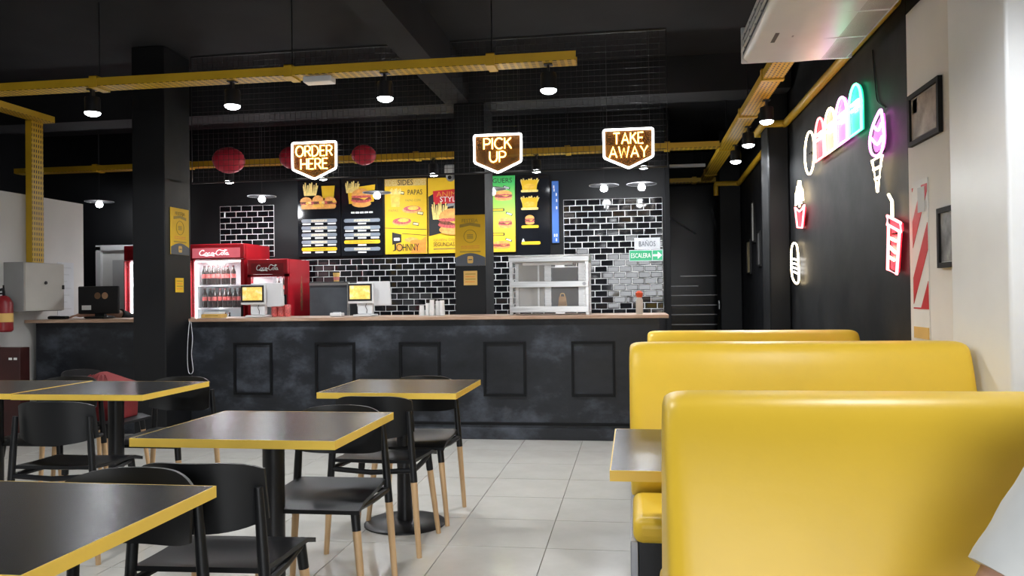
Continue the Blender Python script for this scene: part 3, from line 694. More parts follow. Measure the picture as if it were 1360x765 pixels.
# ANIMAL STYLE board, partly behind the pillar
t = board('menu_board', 'yellow and black board reading ANIMAL STYLE, partly behind the pillar', -2.54, -1.99, 1.80, 2.75, PAPERY)
flat(t, 'printed_background', [([(-.27, .24), (-.16, .30), (-.02, .30), (.27, .27), (.27, -.22), (-.10, -.22), (-.27, -.26)], INK),
     ([(-.05, .10), (.06, .12), (.03, .0), (.2, -.1), (.27, .2), (.27, .3), (.1, .35)], mat('grey_print', (.30, .31, .33), .5, var=.2))])
flat(t, 'printed_arrow', [([(-.26, .28), (-.17, .34), (-.13, .29), (.02, .36), (.10, .40), (.12, .47), (-.26, .47)], PAPERY)])
flat(t, 'red_banner', [([(-.20, .14), (.27, .16), (.27, .34), (-.21, .31)], REDINK)], .003)
text(t, 'ANIMAL', -.165, .235, .22, .30, -.0045, ORANGEINK); text(t, 'STYLE', -.12, .17, .13, .235, -.0045, WHITEINK)
flat(t, 'printed_burger', fries(-.13, -.05, .15, .22)+burger(.04, -.075, .36, .36), .0016)
text(t, 'QUIÉN DIJO', -.21, -.335, .10, -.285, -.0015, BROWNINK); text(t, 'SEGUNDAS', -.21, -.39, .06, -.34, -.0015, INK); flat(t, 'text_line', [(rrect(-.21, -.432, .10, -.41, .003), BROWNINK)])
# green to yellow burger board
GREENGRAD = bpy.data.materials.new('green_to_yellow_print'); GREENGRAD.use_nodes = True
nt = GREENGRAD.node_tree; tc = nt.nodes.new('ShaderNodeTexCoord'); sx = nt.nodes.new('ShaderNodeSeparateXYZ'); mr = nt.nodes.new('ShaderNodeMapRange'); cr = nt.nodes.new('ShaderNodeValToRGB')
mr.inputs[1].default_value = -.475; mr.inputs[2].default_value = .475
e = cr.color_ramp.elements; e[0].position = .15; e[0].color = (*srgb('#e8c02c'), 1); e[1].position = .9; e[1].color = (*srgb('#3fb85c'), 1); q = e.new(.6); q.color = (*srgb('#9ccf3c'), 1)
nt.links.new(tc.outputs['Object'], sx.inputs[0]); nt.links.new(sx.outputs[2], mr.inputs[0]); nt.links.new(mr.outputs[0], cr.inputs[0]); nt.links.new(cr.outputs[0], nt.nodes['Principled BSDF'].inputs['Base Color'])
t = board('menu_board', 'green and yellow burger board right of the pillar', -1.98, -1.43, 1.80, 2.75, GREENGRAD)
text(t, 'BURGUERS', -.16, .385, .24, .445, -.0015, INK)
for cx, cz, w_, h in ((.13, .23, .23, .14), (.15, -.11, .18, .15), (.10, -.385, .22, .11)): flat(t, 'printed_burger', burger(cx, cz, w_, h), .001)
for cx, cz in ((.17, .32), (.20, -.01), (.19, -.335)):
    P = [(cx-.045, cz+.012), (cx+.035, cz-.022), (cx+.045, cz+.005), (cx-.035, cz+.035)]
    flat(t, 'price_tag', [(P, INK), ([(cx+(x-cx)*.8, cz+.007+(z-cz-.007)*.7) for x, z in P], GREYSIGN)])
for cz in (.05, -.255): flat(t, 'burger_name_tag', [(rrect(-.02, cz-.018, .14, cz+.018, .008), INK), (rrect(-.015, cz-.011, .125, cz+.011, .004), PAPERY)])
# black panel with combos and blue strip
t = board('menu_sign', 'glossy black menu panel with four small combo pictures', -1.41, -.995, 1.75, 2.735, MENUBLK)
for cz, kind in ((.375, 0), (.155, 0), (-.08, 1), (-.34, 2)):
    sh = []
    if kind == 0: sh = fries(-.045, cz, .17, .09)+[([(-.13, cz-.06), (.045, cz-.06), (.06, cz+.065), (-.145, cz+.065)], PAPERY), (ell(-.045, cz-.01, .07, .03), CHEESE), (rrect(-.15, cz-.085, .065, cz-.055, .012), FRYC)]
    elif kind == 1: sh = burger(-.045, cz+.03, .12, .13)+[(rrect(-.15, cz-.075, .065, cz-.04, .014), PAPERY)]
    else: sh = [(rrect(-.155, cz-.02, .085, cz+.02, .018), PAPERY), ([(-.15, cz+.02), (-.11, cz+.02), (-.13, cz+.06)], WHITEINK)]
    flat(t, 'printed_combo', sh, .0009)
t = board('menu_sign', 'narrow blue vertical strip sign beside the brick tiles', -.97, -.888, 1.90, 2.66, BLUEP)
for k, (cz, cx) in enumerate(((.31, -.015), (.27, -.012), (.215, .015), (.14, .018), (.05, .018), (-.29, -.012), (-.29, .015), (-.345, .01))):
    flat(t, 'printed_mark', [(rrect(cx-.007, cz-.018, cx+.007, cz+.018, .004), WHITEINK)])
# toilet and stair signs
t = board('wall_sign', 'light grey sign reading BAÑOS on the tiles', .03, .338, 1.795, 1.935, GREYSIGN, 'sign', YB-.028, YB-.018)
text(t, 'BAÑOS', -.10, -.035, .10, .045, -.0015, GREYINK)
t = board('wall_sign', 'green ESCALERA sign with a white arrow under the BAÑOS sign', -.035, .372, 1.652, 1.79, GREYSIGN, 'sign', YB-.028, YB-.018)
flat(t, 'green_field', [([(-.195, -.06), (.07, -.06), (.07, .06), (-.195, .06)], GREENSIGN)]); flat(t, 'green_field', [([(.08, -.06), (.195, -.06), (.195, .06), (.08, .06)], GREENSIGN)])
text(t, 'ESCALERA', -.18, -.028, .055, .028, -.003, WHITEINK)
flat(t, 'white_arrow', [([(.085, -.012), (.14, -.012), (.14, -.045), (.19, 0), (.14, .045), (.14, .012), (.085, .012)], WHITEINK)], .0025)

# ------------------------------------------------------------------ posters on the pillars
def poster(label, loc, w_, h, rz):
    t = thing('poster', label, 'poster', loc, rz)
    a, b = w_/2, h/2
    MB().box((-a, 0, -b), (a, .005, b)).build('panel', PAPERY, t)
    arc = [(-a, -b+.16*h)]+[(-a+w_*k/10, -b+h*(.16+.09*math.sin(PI*k/10))) for k in range(1, 10)]+[(a, -b+.16*h), (a, -b), (-a, -b)]
    flat(t, 'dark_footer', [(arc, GREYINK)])
    s = w_/.32
    text(t, 'FESTEJA', -.085*s, .165*h/.5, .085*s, .21*h/.5, -.0015, BROWNINK)
    flat(t, 'banner', [([(-.11*s, .125*h/.5), (0, .145*h/.5), (.11*s, .125*h/.5), (.11*s, .155*h/.5), (0, .175*h/.5), (-.11*s, .155*h/.5)][::-1], BROWNINK)])
    MB().tube([(.066*s*math.cos(k*PI/14), -.0015, .04*h/.5+.066*s*math.sin(k*PI/14)) for k in range(28)], .0025*s, 4, closed=True).build('round_emblem', BROWNINK, t)
    for z in (.022, .038, .054): flat(t, 'emblem_mark', [(rrect(-.032*s, (z-.005)*h/.5, .032*s, (z+.005)*h/.5, .002), BROWNINK)])
    for z in (-.058, -.075): flat(t, 'text_line', [(rrect(-.1*s, (z-.003)*h/.5, .1*s, (z+.003)*h/.5, .002), ORANGEINK)])
    flat(t, 'text_line', [(rrect(-.11*s, -.118*h/.5, .11*s, -.106*h/.5, .002), BROWNINK)])
    flat(t, 'footer_emblem', [(rrect(-.03*s, -.225*h/.5, .03*s, -.155*h/.5, .012), PAPERK), (rrect(-.02*s, -.195*h/.5, .02*s, -.185*h/.5, .002), GREYINK)], .0025)
    return t
poster('yellow poster with a dark rounded foot on the pillar behind the counter', (-1.567, 7.793, 1.80), .30, .50, 0)
poster('yellow poster with a dark rounded foot on the side of the left pillar', (-4.053, 6.83, 1.87), .30, .42, PI/2)
for lab, loc, wd, hh, rz in (('small kraft paper notice on the pillar behind the counter', (-1.568, 7.794, 1.43), .135, .14, 0), ('small yellow notice on the side of the left pillar', (-4.054, 6.82, 1.385), .13, .13, PI/2)):
    t = thing('paper_notice', lab, 'notice', loc, rz)
    MB().box((-wd/2, 0, -hh/2), (wd/2, .004, hh/2)).build('sheet', PAPERK if rz == 0 else PAPERY, t)
    for k in range(4): flat(t, 'text_line', [(rrect(-wd*.38, hh*(.28-.18*k)-.004, wd*(.38-.06*(k % 2)), hh*(.28-.18*k)+.004, .001), ORANGEINK if k % 2 else BROWNINK)])
t = thing('security_camera', 'white security camera on the left side of the pillar', 'camera', (-1.79, 7.95, 2.47))
MB().box((-.055, -.05, .0), (.055, .06, .10)).build('housing', WHITEPL, t, bevel=.015)
MB().lathe([(.0, -.065), (.03, -.055), (.045, -.03), (.048, 0)], 14).build('dome', WHITEPL, t, smooth=True)
MB().lathe([(.0, -.012), (.018, -.01), (.02, 0)], 12, T=Matrix.Translation((0, -.045, -.03)) @ Matrix.Rotation(PI/2, 4, 'X') @ Matrix.Rotation(PI, 4, 'X')).build('lens', INK, t, smooth=True)
MB().box((.05, .0, .02), (.072, .05, .08)).build('mount', WHITEPL, t)

# ------------------------------------------------------------------ fridges
def script_logo(parent, x0, z0, w_, h, y, m_):
    L = [[(.62, .80), (.52, .95), (.32, .92), (.12, .62), (.08, .30), (.22, .06), (.45, .08), (.66, .30)],
         [(.86+.13*math.cos(a), .28+.22*math.sin(a)) for a in [k*PI/6 for k in range(13)]],
         [(1.28, .44), (1.18, .50), (1.06, .36), (1.06, .16), (1.18, .06), (1.32, .16)],
         [(1.56+.12*math.cos(a), .28+.22*math.sin(a)) for a in [k*PI/6 for k in range(13)]], [(1.69, .48), (1.68, .14), (1.78, .08)],
         [(1.80, .32), (1.92, .32)],
         [(2.60, .86), (2.48, 1.0), (2.26, .95), (2.06, .65), (2.02, .30), (2.16, .06), (2.38, .08), (2.52, .30)],
         [(2.72+.13*math.cos(a), .28+.22*math.sin(a)) for a in [k*PI/6 for k in range(13)]],
         [(2.92, .30), (3.08, .85), (3.10, 1.0), (3.0, .9), (2.96, .3), (3.06, .08)],
         [(3.26+.12*math.cos(a), .28+.22*math.sin(a)) for a in [k*PI/6 for k in range(13)]], [(3.39, .48), (3.38, .14), (3.52, .10)],
         [(.45, .08), (.9, -.10), (1.4, -.02), (1.8, -.12)], [(2.48, 1.0), (2.9, .82), (3.3, .95)]]
    mb = MB()
    for q in L: mb.tube([(x0+p[0]/3.55*w_, y, z0+p[1]*h) for p in smoothpts([(a, b, 0) for a, b in q], 3)], h*.075, 5)
    return mb.build('script_logo', m_, parent, smooth=True)
def fridge(label, x0, x1, y0, y1, H, zd, lit, shelves, head):
    cx = (x0+x1)/2; a = (x1-x0)/2; d = y1-y0; t = thing('drinks_fridge', label, 'fridge', (cx, y0, 0))
    th = .04
    b = MB().box((-a, .05, .12), (-a+th, d, H)).box((a-th, .05, .12), (a, d, H)).box((-a+th, d-th, .12), (a-th, d, H)).box((-a+th, .05, .12), (a-th, d-th, .12+th)).box((-a+th, .05, H-.16), (a-th, d-th, H)).build('body', RED, t)
    MB().box((-a+th+.001, d-th-.006, .165), (a-th-.001, d-th-.001, H-.165)).box((-a+th+.001, .07, .165), (-a+th+.006, d-th-.007, H-.165)).box((a-th-.006, .07, .165), (a-th-.001, d-th-.007, H-.165)).build('liner', WHITEIN, t)
    MB().box((-a+.01, .06, 0), (a-.01, d-.02, .118)).build('kick_plate', BLACKMET, t)
    hd = MB().box((-a, .0, zd+.005), (a, .048, H)).build('header', RED, t, bevel=.008)
    MB().box((-a+.05, -.004, zd+.02), (a-.05, -.0005, H-.05)).build('header_panel', head, hd)
    script_logo(hd, -a*.62 if lit else -a*.55, zd+.05, a*1.1, .065, -.007, LOGOLIT if head is HEADLIT else WHITEINK)
    f = .045; dr = MB().box((-a, 0, .14), (-a+(.012 if lit else f), .045, zd)).box((a-f, 0, .14), (a, .045, zd)).box((-a, 0, .14), (a, .045, .2)).box((-a, 0, zd-(.006 if lit else f*.6)), (a, .045, zd)).build('door', RED, t)
    MB().box((-a+.013, .02, .2), (a-f, .026, zd-.006)).build('pane', GLASS, dr)
    MB().box((a-f+.012, -.03, 1.0), (a-f+.03, -.001, 1.3)).build('handle', BLACKMET, dr)
    for z in shelves: MB().box((-a+th+.008, .09, z-.018), (a-th-.008, d-th-.01, z)).build('shelf', WHITEIN, t)
    if lit:
        MB().box((-a+th+.007, .062, .3), (-a+th+.022, .075, zd-.02)).box((-a+th+.02, .062, zd-.03), (a-th-.02, .075, zd-.015)).build('led_strip', LED, t)
        light(t, 'fridge_light', 'AREA', (0, .1, zd-.03), 8, .3)
        for zq in (1.36, 1.08): light(t, 'shelf_light', 'POINT', (0, .085, zq), 1.6, .03)
    else: light(t, 'fridge_light', 'AREA', (0, .15, zd-.03), 5, .3)
    return t
fridge('tall red cola fridge with a brightly lit glass door', -5.377, -4.655, 9.25, 9.95, 1.93, 1.74, True, (1.43, 1.15, .85, .5), HEADLIT)
fridge('shorter red cola fridge right of the tall one', -4.60, -4.085, 9.22, 9.88, 1.73, 1.545, False, (1.28, .95, .6), REDDK)
f3 = fridge('red drinks fridge almost hidden behind the square left pillar', -6.21, -5.50, 9.2, 9.9, 1.93, 1.74, True, (1.43, 1.15, .85), REDDK)
# bottle decal on the side of the small fridge
bp = [(.0, .016), (.07, .026), (.12, .03), (.18, .022), (.24, .03), (.30, .024), (.38, .010), (.43, .009)]
tag(MB().prism([(9.62-r, 1.1+z) for z, r in bp]+[(9.62+r, 1.1+z) for z, r in bp[::-1]], .003, 'x', off=-4.084).build('bottle_decal', mat('bottle_decal_print', (.30, .13, .07), .4, var=.4, vscale=25)), 'brown bottle sticker on the side of the shorter red fridge', 'sticker')
def bottle_mesh():
    n = 10; mb = MB()
    mb.lathe([(.028, 0), (.03, .01), (.03, .085)], n, COLA); mb.lathe([(.0305, .086), (.0305, .135)], n, COLALAB)
    mb.lathe([(.03, .136), (.028, .165), (.013, .205), (.012, .222)], n, COLA); mb.lathe([(.0145, .222), (.0145, .24)], n, CAP)
    return mb.mesh('cola_bottle', None, True)
BM = bottle_mesh()
ORD = ['leftmost', 'second', 'third', 'fourth', 'fifth', 'sixth', 'seventh', 'eighth', 'ninth']
def bottles(xs, y, z, lab, grp):
    for k, x in enumerate(xs):
        o = bpy.data.objects.new('cola_bottle', BM); C.objects.link(o); o.location = (x, y+random.uniform(-.015, .015), z+.001); o.rotation_euler.z = random.uniform(0, 6)
        tag(o, ORD[k]+' '+lab, 'bottle', grp)
bottles([-5.27+.064*k for k in range(7)], 9.42, 1.43, 'cola bottle from the left on the top shelf of the tall lit fridge', 'cola bottles on the top shelf')
bottles([-5.26+.066*k for k in range(9)], 9.42, 1.15, 'cola bottle from the left on the second shelf of the tall lit fridge', 'cola bottles on the second shelf')
bottles([-5.20+.066*k for k in range(5)], 9.42, .85, 'cola bottle from the left on the lowest visible shelf of the tall lit fridge', 'cola bottles on the low shelf')
bottles([-4.30, -4.235, -4.17], 9.42, 1.28, 'cola bottle from the left behind the glass of the shorter red fridge', 'cola bottles in the shorter fridge')

# ------------------------------------------------------------------ things on the counters
def pos(label, x, y):
    t = thing('checkout_terminal', label, 'till', (x, y, 1.078))
    MB().box((-.09, -.10, 0), (.09, .10, .018)).build('base', WHITEPL, t, bevel=.006)
    MB().box((-.072, -.03, .018), (.075, .03, .15)).build('stand', WHITEPL, t, bevel=.012)
    d = MB().box((-.155, -.055, .118), (.095, -.03, .31)).build('customer_display', WHITEPL, t, bevel=.006)
    MB().box((-.15, -.0585, .142), (.08, -.0555, .302)).build('bezel', INK, d)
    MB().box((-.133, -.061, .160), (.063, -.0588, .285)).build('screen', SCREENY, d)
    MB().prism([(-.10, .09), (.22, .10), (.235, .11), (.22, .325), (-.1, .325)], .03, 'y', off=.035).build('main_monitor', WHITEPL, t, bevel=.008)
    MB().tube([(.02, -.032, .03), (.03, -.05, .06), (.015, -.05, .09), (.02, -.032, .12)], .003, 5).build('cable', INK, t)
pos('white checkout terminal in front of the shorter red fridge', -3.53, 7.3)
pos('white checkout terminal right of the black oven', -2.47, 7.3)
t = thing('countertop_oven', 'black glass fronted oven behind the counter', 'oven', (-3.63, 9.62, .901))
MB().box((-.26, -.22, .015), (.26, .22, .55)).build('body', BLACKMET, t, bevel=.008)
dd = MB().box((-.245, -.245, .03), (.225, -.222, .535)).build('door', OVENGL, t)
MB().box((-.25, -.25, .505), (.255, -.246, .535)).build('door_rail', STEEL, dd)
MB().box((.228, -.25, .02), (.255, -.222, .54)).build('side_strip', STEEL, t)
for sx_ in (-.2, .2):
    for sy_ in (-.17, .17): MB().box((sx_-.02, sy_-.02, 0), (sx_+.02, sy_+.02, .016)).build('foot', BLACKMET, t)
t = thing('paper_cup', 'small beige cup with a pink band on top of the oven', 'cup', (-3.60, 9.55, 1.4515))
MB().lathe([(.032, 0), (.042, .11), (.038, .11), (.03, .01)], 14).build('cup', PAPERK, t, smooth=True)
MB().lathe([(.0345, .02), (.038, .06)], 14).build('band', mat('pink_band', (.6, .2, .18), .6, var=.1), t, smooth=True)
for k, (x, y, h, lab) in enumerate(((-1.925, 7.28, .095, 'shortest white foam cup stack on the counter, leftmost'), (-1.872, 7.30, .115, 'white foam cup stack, second from left on the counter'), (-1.825, 7.27, .145, 'tallest white foam cup stack on the counter'), (-1.785, 7.33, .135, 'white foam cup stack tucked behind the tallest'), (-1.735, 7.29, .14, 'white foam cup stack, rightmost on the counter'))):
    t = thing('cup_stack', lab, 'cups', (x, y, 1.078), 0, 'white foam cup stacks')
    n = 3+k % 3
    MB().lathe([(.026, 0), (.021, h)], 14).build('cup', FOAM, t, smooth=True)
    for q in range(n): MB().lathe([(.0275, .004+.013*q), (.0275, .009+.013*q)], 14).build('rim', FOAM, t)
# heated display cabinet
t = thing('food_warmer', 'stainless steel and glass food warmer on the counter', 'food warmer', (-.729, 7.32, 1.078))
a, b, H = .352, .20, .53
for sx_ in (-1, 1):
    for sy_ in (-1, 1): MB().box((sx_*a-(.03 if sx_ > 0 else 0), sy_*b-(.03 if sy_ > 0 else 0), 0), (sx_*a+(0 if sx_ > 0 else .03), sy_*b+(0 if sy_ > 0 else .03), H-.06)).build('corner_post', STEEL, t, bevel=.003)
MB().box((-a-.005, -b-.005, H-.06), (a+.005, b+.005, H-.012)).build('top_hood', STEEL, t, bevel=.004)
MB().box((-a-.01, -b-.01, H-.0115), (a+.01, b+.01, H)).build('lid', STEEL, t, bevel=.003)
MB().box((-a, -b, .022), (a, b, .03)).build('base_deck', STEEL, t)
for z in (.245, .025): MB().box((-a+.002, -b-.012, z), (a-.002, -b-.001, z+.052)).build('front_rail', STEEL, t, bevel=.003)
for z in (.26,): MB().box((-a+.03, -b+.03, z), (a-.03, b-.03, z+.008)).build('shelf', GLASS, t)
MB().box((-a+.031, -b+.004, .08), (a-.031, -b+.009, H-.062)).build('pane', GLASS, t)
MB().box((-a+.031, b-.012, .032), (a-.031, b-.006, H-.062)).build('pane', GLASS, t)
for sx_ in (-1, 1): MB().box((sx_*(a-.012)-.003, -b+.031, .032), (sx_*(a-.012)+.003, b-.031, H-.062)).build('pane', GLASS, t)
MB().box((-a+.032, b-.02, .032), (-a+.27, b-.0125, H-.062)).build('back_panel', mat('warmer_back_grey', (.30, .29, .27), .5, var=.06), t)
for q0, q1 in ((-a+.21, -a+.225), (-a+.275, -a+.335), (a-.115, a-.034)): MB().box((q0, b-.028, .032), (q1, b-.0205, H-.062)).build('door_stile', STEEL, t)
MB().box((-a+.34, b-.02, .032), (a-.12, b-.0125, H-.10)).build('dark_opening_panel', mat('warmer_dark_back', (.02, .021, .024), .35, var=.3, vscale=6, stretch=(4, 1, .5)), t)
MB().box((-.25, -.06, H-.085), (.2, -.03, H-.0615)).build('heat_lamp', WHITEPL, t)
MB().lathe([(0, 0), (.016, .0), (.016, .008), (0, .008)], 14, T=Matrix.Translation((a-.04, -b-.0125, .272)) @ Matrix.Rotation(PI/2, 4, 'X')).build('knob', GREYMET, t)
t = thing('paper_bag', 'small brown paper bag with handles inside the food warmer', 'bag', (-.63, 7.36, 1.1085))
MB().add([(-.045,-.03,0),(.045,-.03,0),(.045,.03,0),(-.045,.03,0),(-.03,-.012,.13),(.03,-.012,.13),(.03,.012,.13),(-.03,.012,.13)], [(0,3,2,1),(4,5,6,7),(0,1,5,4),(1,2,6,5),(2,3,7,6),(3,0,4,7)]).build('bag', mat('brown_paper', (.36, .21, .09), .8, var=.15), t)
MB().tube(smoothpts([(-.02, 0, .13), (-.015, 0, .155), (.015, 0, .155), (.02, 0, .13)], 4), .003, 5).build('handle', PAPERK, t)
t = thing('sauce_bottle', 'beige bottle with a red cap at the right end of the counter', 'bottle', (.058, 7.2, 1.078))
MB().lathe([(.029, 0), (.031, .01), (.031, .12), (.02, .145)], 16).build('body', mat('beige_plastic', (.50, .45, .38), .4, var=.05), t, smooth=True)
MB().lathe([(.022, .145), (.03, .16), (.034, .185), (.02, .2), (.004, .205)], 14).build('cap', mat('orange_red_cap', (.6, .08, .03), .5, var=.3, vscale=40), t, smooth=True)
t = thing('receipt_printer', 'low white card reader beside the right terminal', 'card reader', (-2.73, 7.25, 1.078))
MB().box((-.055, -.05, 0), (.055, .05, .035)).build('body', WHITEPL, t, bevel=.008); MB().box((-.03, -.03, .035), (.03, .03, .042)).build('paper_lid', GREYSIGN, t)
t = thing('napkin_box', 'flat beige box at the left end of the long counter', 'box', (-3.93, 7.2, 1.078))
MB().box((-.10, -.06, 0), (.10, .06, .035)).build('tray', PAPERK, t, bevel=.004); MB().box((-.085, -.05, .0355), (.085, .05, .055)).build('napkins', FOAM, t, bevel=.004)
MB().box((-.06, -.0615, .015), (.07, -.0602, .024)).build('slot', BROWNINK, t)
for k in range(3):
    o = MB(); o.lathe([(.028, 0), (.031, .006), (.031, .105), (.026, .115), (.0, .116)], 14)
    tag(o.build('soda_can', COLALAB, smooth=True, loc=(-3.375+.066*k-.05, 7.42, 1.078)), ('leftmost', 'middle', 'rightmost')[k]+' red soda can beside the left checkout terminal', 'can', 'soda cans by the left terminal')
tag(MB().tube(smoothpts([(-4.03, 6.94, 1.06), (-4.045, 6.935, .9), (-4.05, 6.93, .7), (-4.035, 6.93, .58), (-3.995, 6.93, .60), (-4.01, 6.932, .75), (-4.0, 6.935, .9), (-4.02, 6.94, 1.05)], 6), .0028, 6).build('loose_cable', WHITEPL, smooth=True), 'white cable hanging in a loop from the counter end', 'cable')
# dark till on the short counter
t = thing('till_monitor', 'black till monitor seen from behind with two round stickers', 'till', (-5.25, 7.38, 1.078))
MB().box((-.10, -.08, 0), (.10, .10, .02)).build('base', BLACKPL, t, bevel=.004); MB().box((-.05, .0, .02), (.05, .04, .1)).build('stand', BLACKPL, t)
MB().box((-.22, -.02, .045), (.215, .015, .32)).build('screen_back', BLACKPL, t, bevel=.01)
for x in (-.005, .075): MB().lathe([(0, 0), (.033, 0), (.033, .002), (0, .002)], 18, T=Matrix.Translation((x, -.0205, .225)) @ Matrix.Rotation(PI/2, 4, 'X')).build('round_sticker', mat('brown_sticker', (.16, .09, .045), .6, var=.2) if x < 0 else mat('tan_sticker', (.36, .22, .12), .6, var=.2), t)
MB().box((-.175, -.024, .085), (-.075, -.0205, .13)).build('white_sticker', WHITEINK, t)
t = thing('card_terminal', 'black handset lying on the short counter by the partition', 'handset', (-5.56, 7.2, 1.078))
MB().box((-.10, -.03, 0), (.10, .03, .03)).build('body', BLACKPL, t, bevel=.01); MB().box((-.08, -.02, .03), (.0, .02, .034)).build('keypad', GREYMET, t)

# ------------------------------------------------------------------ left wall things
t = thing('electrical_cabinet', 'beige electrical cabinet on the off-white partition wall', 'cabinet', (-5.749, 6.98, 1.16))
MB().box((0, -.26, 0), (.20, .26, .46)).build('body', GREYBOX, t, bevel=.004)
dd = MB().box((.201, -.255, .005), (.225, .255, .455)).build('door', CREAMBOX, t, bevel=.004)
MB().tube([(.226, .0, .27), (.235, 0, .27)], .016, 10).build('lock', INK, dd); MB().box((.226, .225, .21), (.24, .24, .25)).build('latch', INK, dd)
t = thing('fire_extinguisher', 'red fire extinguisher hanging on the off-white wall at the left edge', 'fire extinguisher', (-5.66, 6.62, .98))
MB().lathe([(.06, 0), (.075, .015), (.075, .26), (.05, .31), (.025, .33)], 20).build('cylinder', mat('extinguisher_red', (.22, .012, .016), .35, var=.1), t, smooth=True)
MB().lathe([(.0765, .09), (.0765, .17)], 20).build('label_band', PAPERK, t, smooth=True)
MB().tube([(0, 0, .33), (0, 0, .37), (.02, -.04, .39), (.05, -.10, .38)], .012, 8).tube([(0, 0, .36), (.04, -.05, .42)], .008, 6).build('valve_handle', BLACKMET, t, smooth=True)
MB().tube(smoothpts([(.0, -.02, .35), (-.01, -.09, .33), (.0, -.10, .2), (.0, -.09, .12)], 4), .009, 6).build('hose', BLACKMET, t, smooth=True)
MB().box((-.088, -.02, .15), (-.07, .02, .3)).build('bracket', BLACKMET, t)
t = thing('low_cabinet', 'dark red low cabinet against the off-white wall at the left', 'cabinet', (-5.60, 6.62, 0))
MB().box((-.14, -.06, .02), (.15, .06, .84)).build('body', mat('dark_red_wood', (.042, .009, .008), .5, var=.3), t, bevel=.004)
for x in (.04, .09): MB().box((x, -.066, .73), (x+.03, -.0605, .75)).build('white_label', WHITEINK, t)
for sx_ in (-.11, .11): MB().box((sx_-.02, -.05, 0), (sx_+.02, .05, .0195)).build('foot', BLACKMET, t)
t = thing('paper_notice', 'faint white notice sheets on the partition beside the beige cabinet', 'notice', (-5.749, 7.55, 1.35))
MB().box((0, -.12, -.25), (.003, .12, .3)).build('sheet', mat('bluish_paper', (.58, .60, .63), .7, var=.05), t)
for k in range(7): MB().box((.0031, -.1, .24-.07*k), (.0036, .08-.03*(k % 3), .25-.07*k)).build('text_line', GREYSIGN, t)

# ------------------------------------------------------------------ red delivery bag on the sideways chair
t = thing('delivery_bag', 'red delivery backpack with a letter P on a chair by the counter', 'bag', (-3.60, 5.12, .443))
MB().add([(-.15,-.14,0),(.15,-.14,0),(.15,.14,0),(-.15,.14,0),(-.155,-.15,.235),(.155,-.15,.235),(.155,.15,.235),(-.155,.15,.235),(-.03,-.03,.318),(.0,-.03,.318),(.0,.03,.318),(-.03,.03,.318)],
  [(0,3,2,1),(0,1,5,4),(1,2,6,5),(2,3,7,6),(3,0,4,7),(4,5,9,8),(5,6,10,9),(6,7,11,10),(7,4,8,11),(8,9,10,11)]).build('body', BAGRED, t, bevel=.02, seg=3)
for k in range(6):
    x = -.15+.06*k; MB().tube([(x, -.158, .225), (x*.35-.012, -.06, .303)], .006, 6).build('pleat', BAGRED, t, smooth=True)
text(t, 'P', -.10, .06, -.035, .15, -.158, WHITEINK, depth=.004)
MB().tube(smoothpts([(.06, -.158, .20), (.03, -.185, .12), (-.01, -.18, .03), (-.04, -.156, .01)], 4), .014, 6).build('strap', mat('grey_strap', (.06, .065, .075), .7, var=.1), t, smooth=True)

# ------------------------------------------------------------------ air conditioner
t = thing('air_conditioner', 'white ceiling air conditioner hanging beside the right wall', 'air conditioner', (1.05, 4.66, 2.72))
# cross-section in x,z extruded along y; outlet faces the room (-x)
cs = [(-.335, .03), (-.30, 0), (-.02, -.012), (.30, .0), (.325, .02), (.335, .235), (-.24, .235), (-.30, .19)]
MB().prism(cs, 1.38, 'y', off=-.70).build('body', WHITEPL, t, bevel=.012, seg=3)
MB().box((-.332, -.66, .045), (-.318, .66, .17)).build('outlet_slot', mat('dark_blue_slot', (.02, .03, .05), .5, var=.2), t)
for k, z in enumerate((.065, .105, .15)): MB().box((-.345, -.66, z), (-.325, .66, z+.006), T=Matrix.Translation((0, 0, 0))).build('louver', WHITEPL, t)
for k in range(6): MB().box((-.34, -.56+.22*k, .05), (-.322, -.553+.22*k, .165)).build('vane', GREYMET, t)
mb = MB()
for k in range(38): mb.box((.02+.0072*k, -.66, -.006), (.0235+.0072*k, .655, -.0025 if k < 20 else .0))
g = mb.build('intake_grille', mat('grille_plastic', (.42, .41, .38), .5, var=.05), t); g['kind'] = 'stuff'
for y in (-.22, .22): MB().box((.02, y-.006, -.009), (.295, y+.006, -.002)).build('grille_rib', WHITEPL, t)
MB().box((-.23, .08, -.004), (-.17, .26, .004)).build('badge', mat('dark_badge', (.03, .028, .025), .4, var=.1), t)
MB().box((-.13, .13, -.008), (-.12, .16, -.0045)).build('indicator', GREYMET, t)
MB().box((-.34, .679, .0), (.335, .70, .232)).build('end_cap', WHITEPL, t, bevel=.006)
for y in (-.5, .5):
    for x in (-.18, .25): MB().tube([(x, y, .235), (x, y, ZC-2.72-.001)], .006, 6).build('hanger_rod', BLACKMET, t)

# ------------------------------------------------------------------ neon pictures on the right wall (outline in y,z on the wall plane)
XN = 1.462
def wall_neon(name, label, strokes, back=None, backm=None):
    ys = [p[0] for q, _, _ in strokes for p in q]; zs = [p[1] for q, _, _ in strokes for p in q]
    cy, cz = (min(ys)+max(ys))/2, (min(zs)+max(zs))/2
    t = thing(name, label, 'neon sign', (XN, cy, cz), 0, 'neon pictures on the black wall')
    for q, m_, closed in strokes:
        P = [(0, y-cy, z-cz) for y, z in q]
        MB().tube(P, .0085, 8, closed=closed).build('neon_tube', NEON[m_], t, smooth=True)
    if back:
        for b, m_ in back: MB().prism([(y-cy, z-cz) for y, z in b], .006, 'x', off=.013).build('backing_panel', m_, t)
    for s in (-1, 1): MB().tube([(.0, s*.03, 0), (.036, s*.03, 0)], .006, 6).build('standoff', BLACKMET, t)
    MB().box((.012, -.035, -.006), (.02, .035, .006)).build('standoff_bar', BLACKMET, t)
    return t
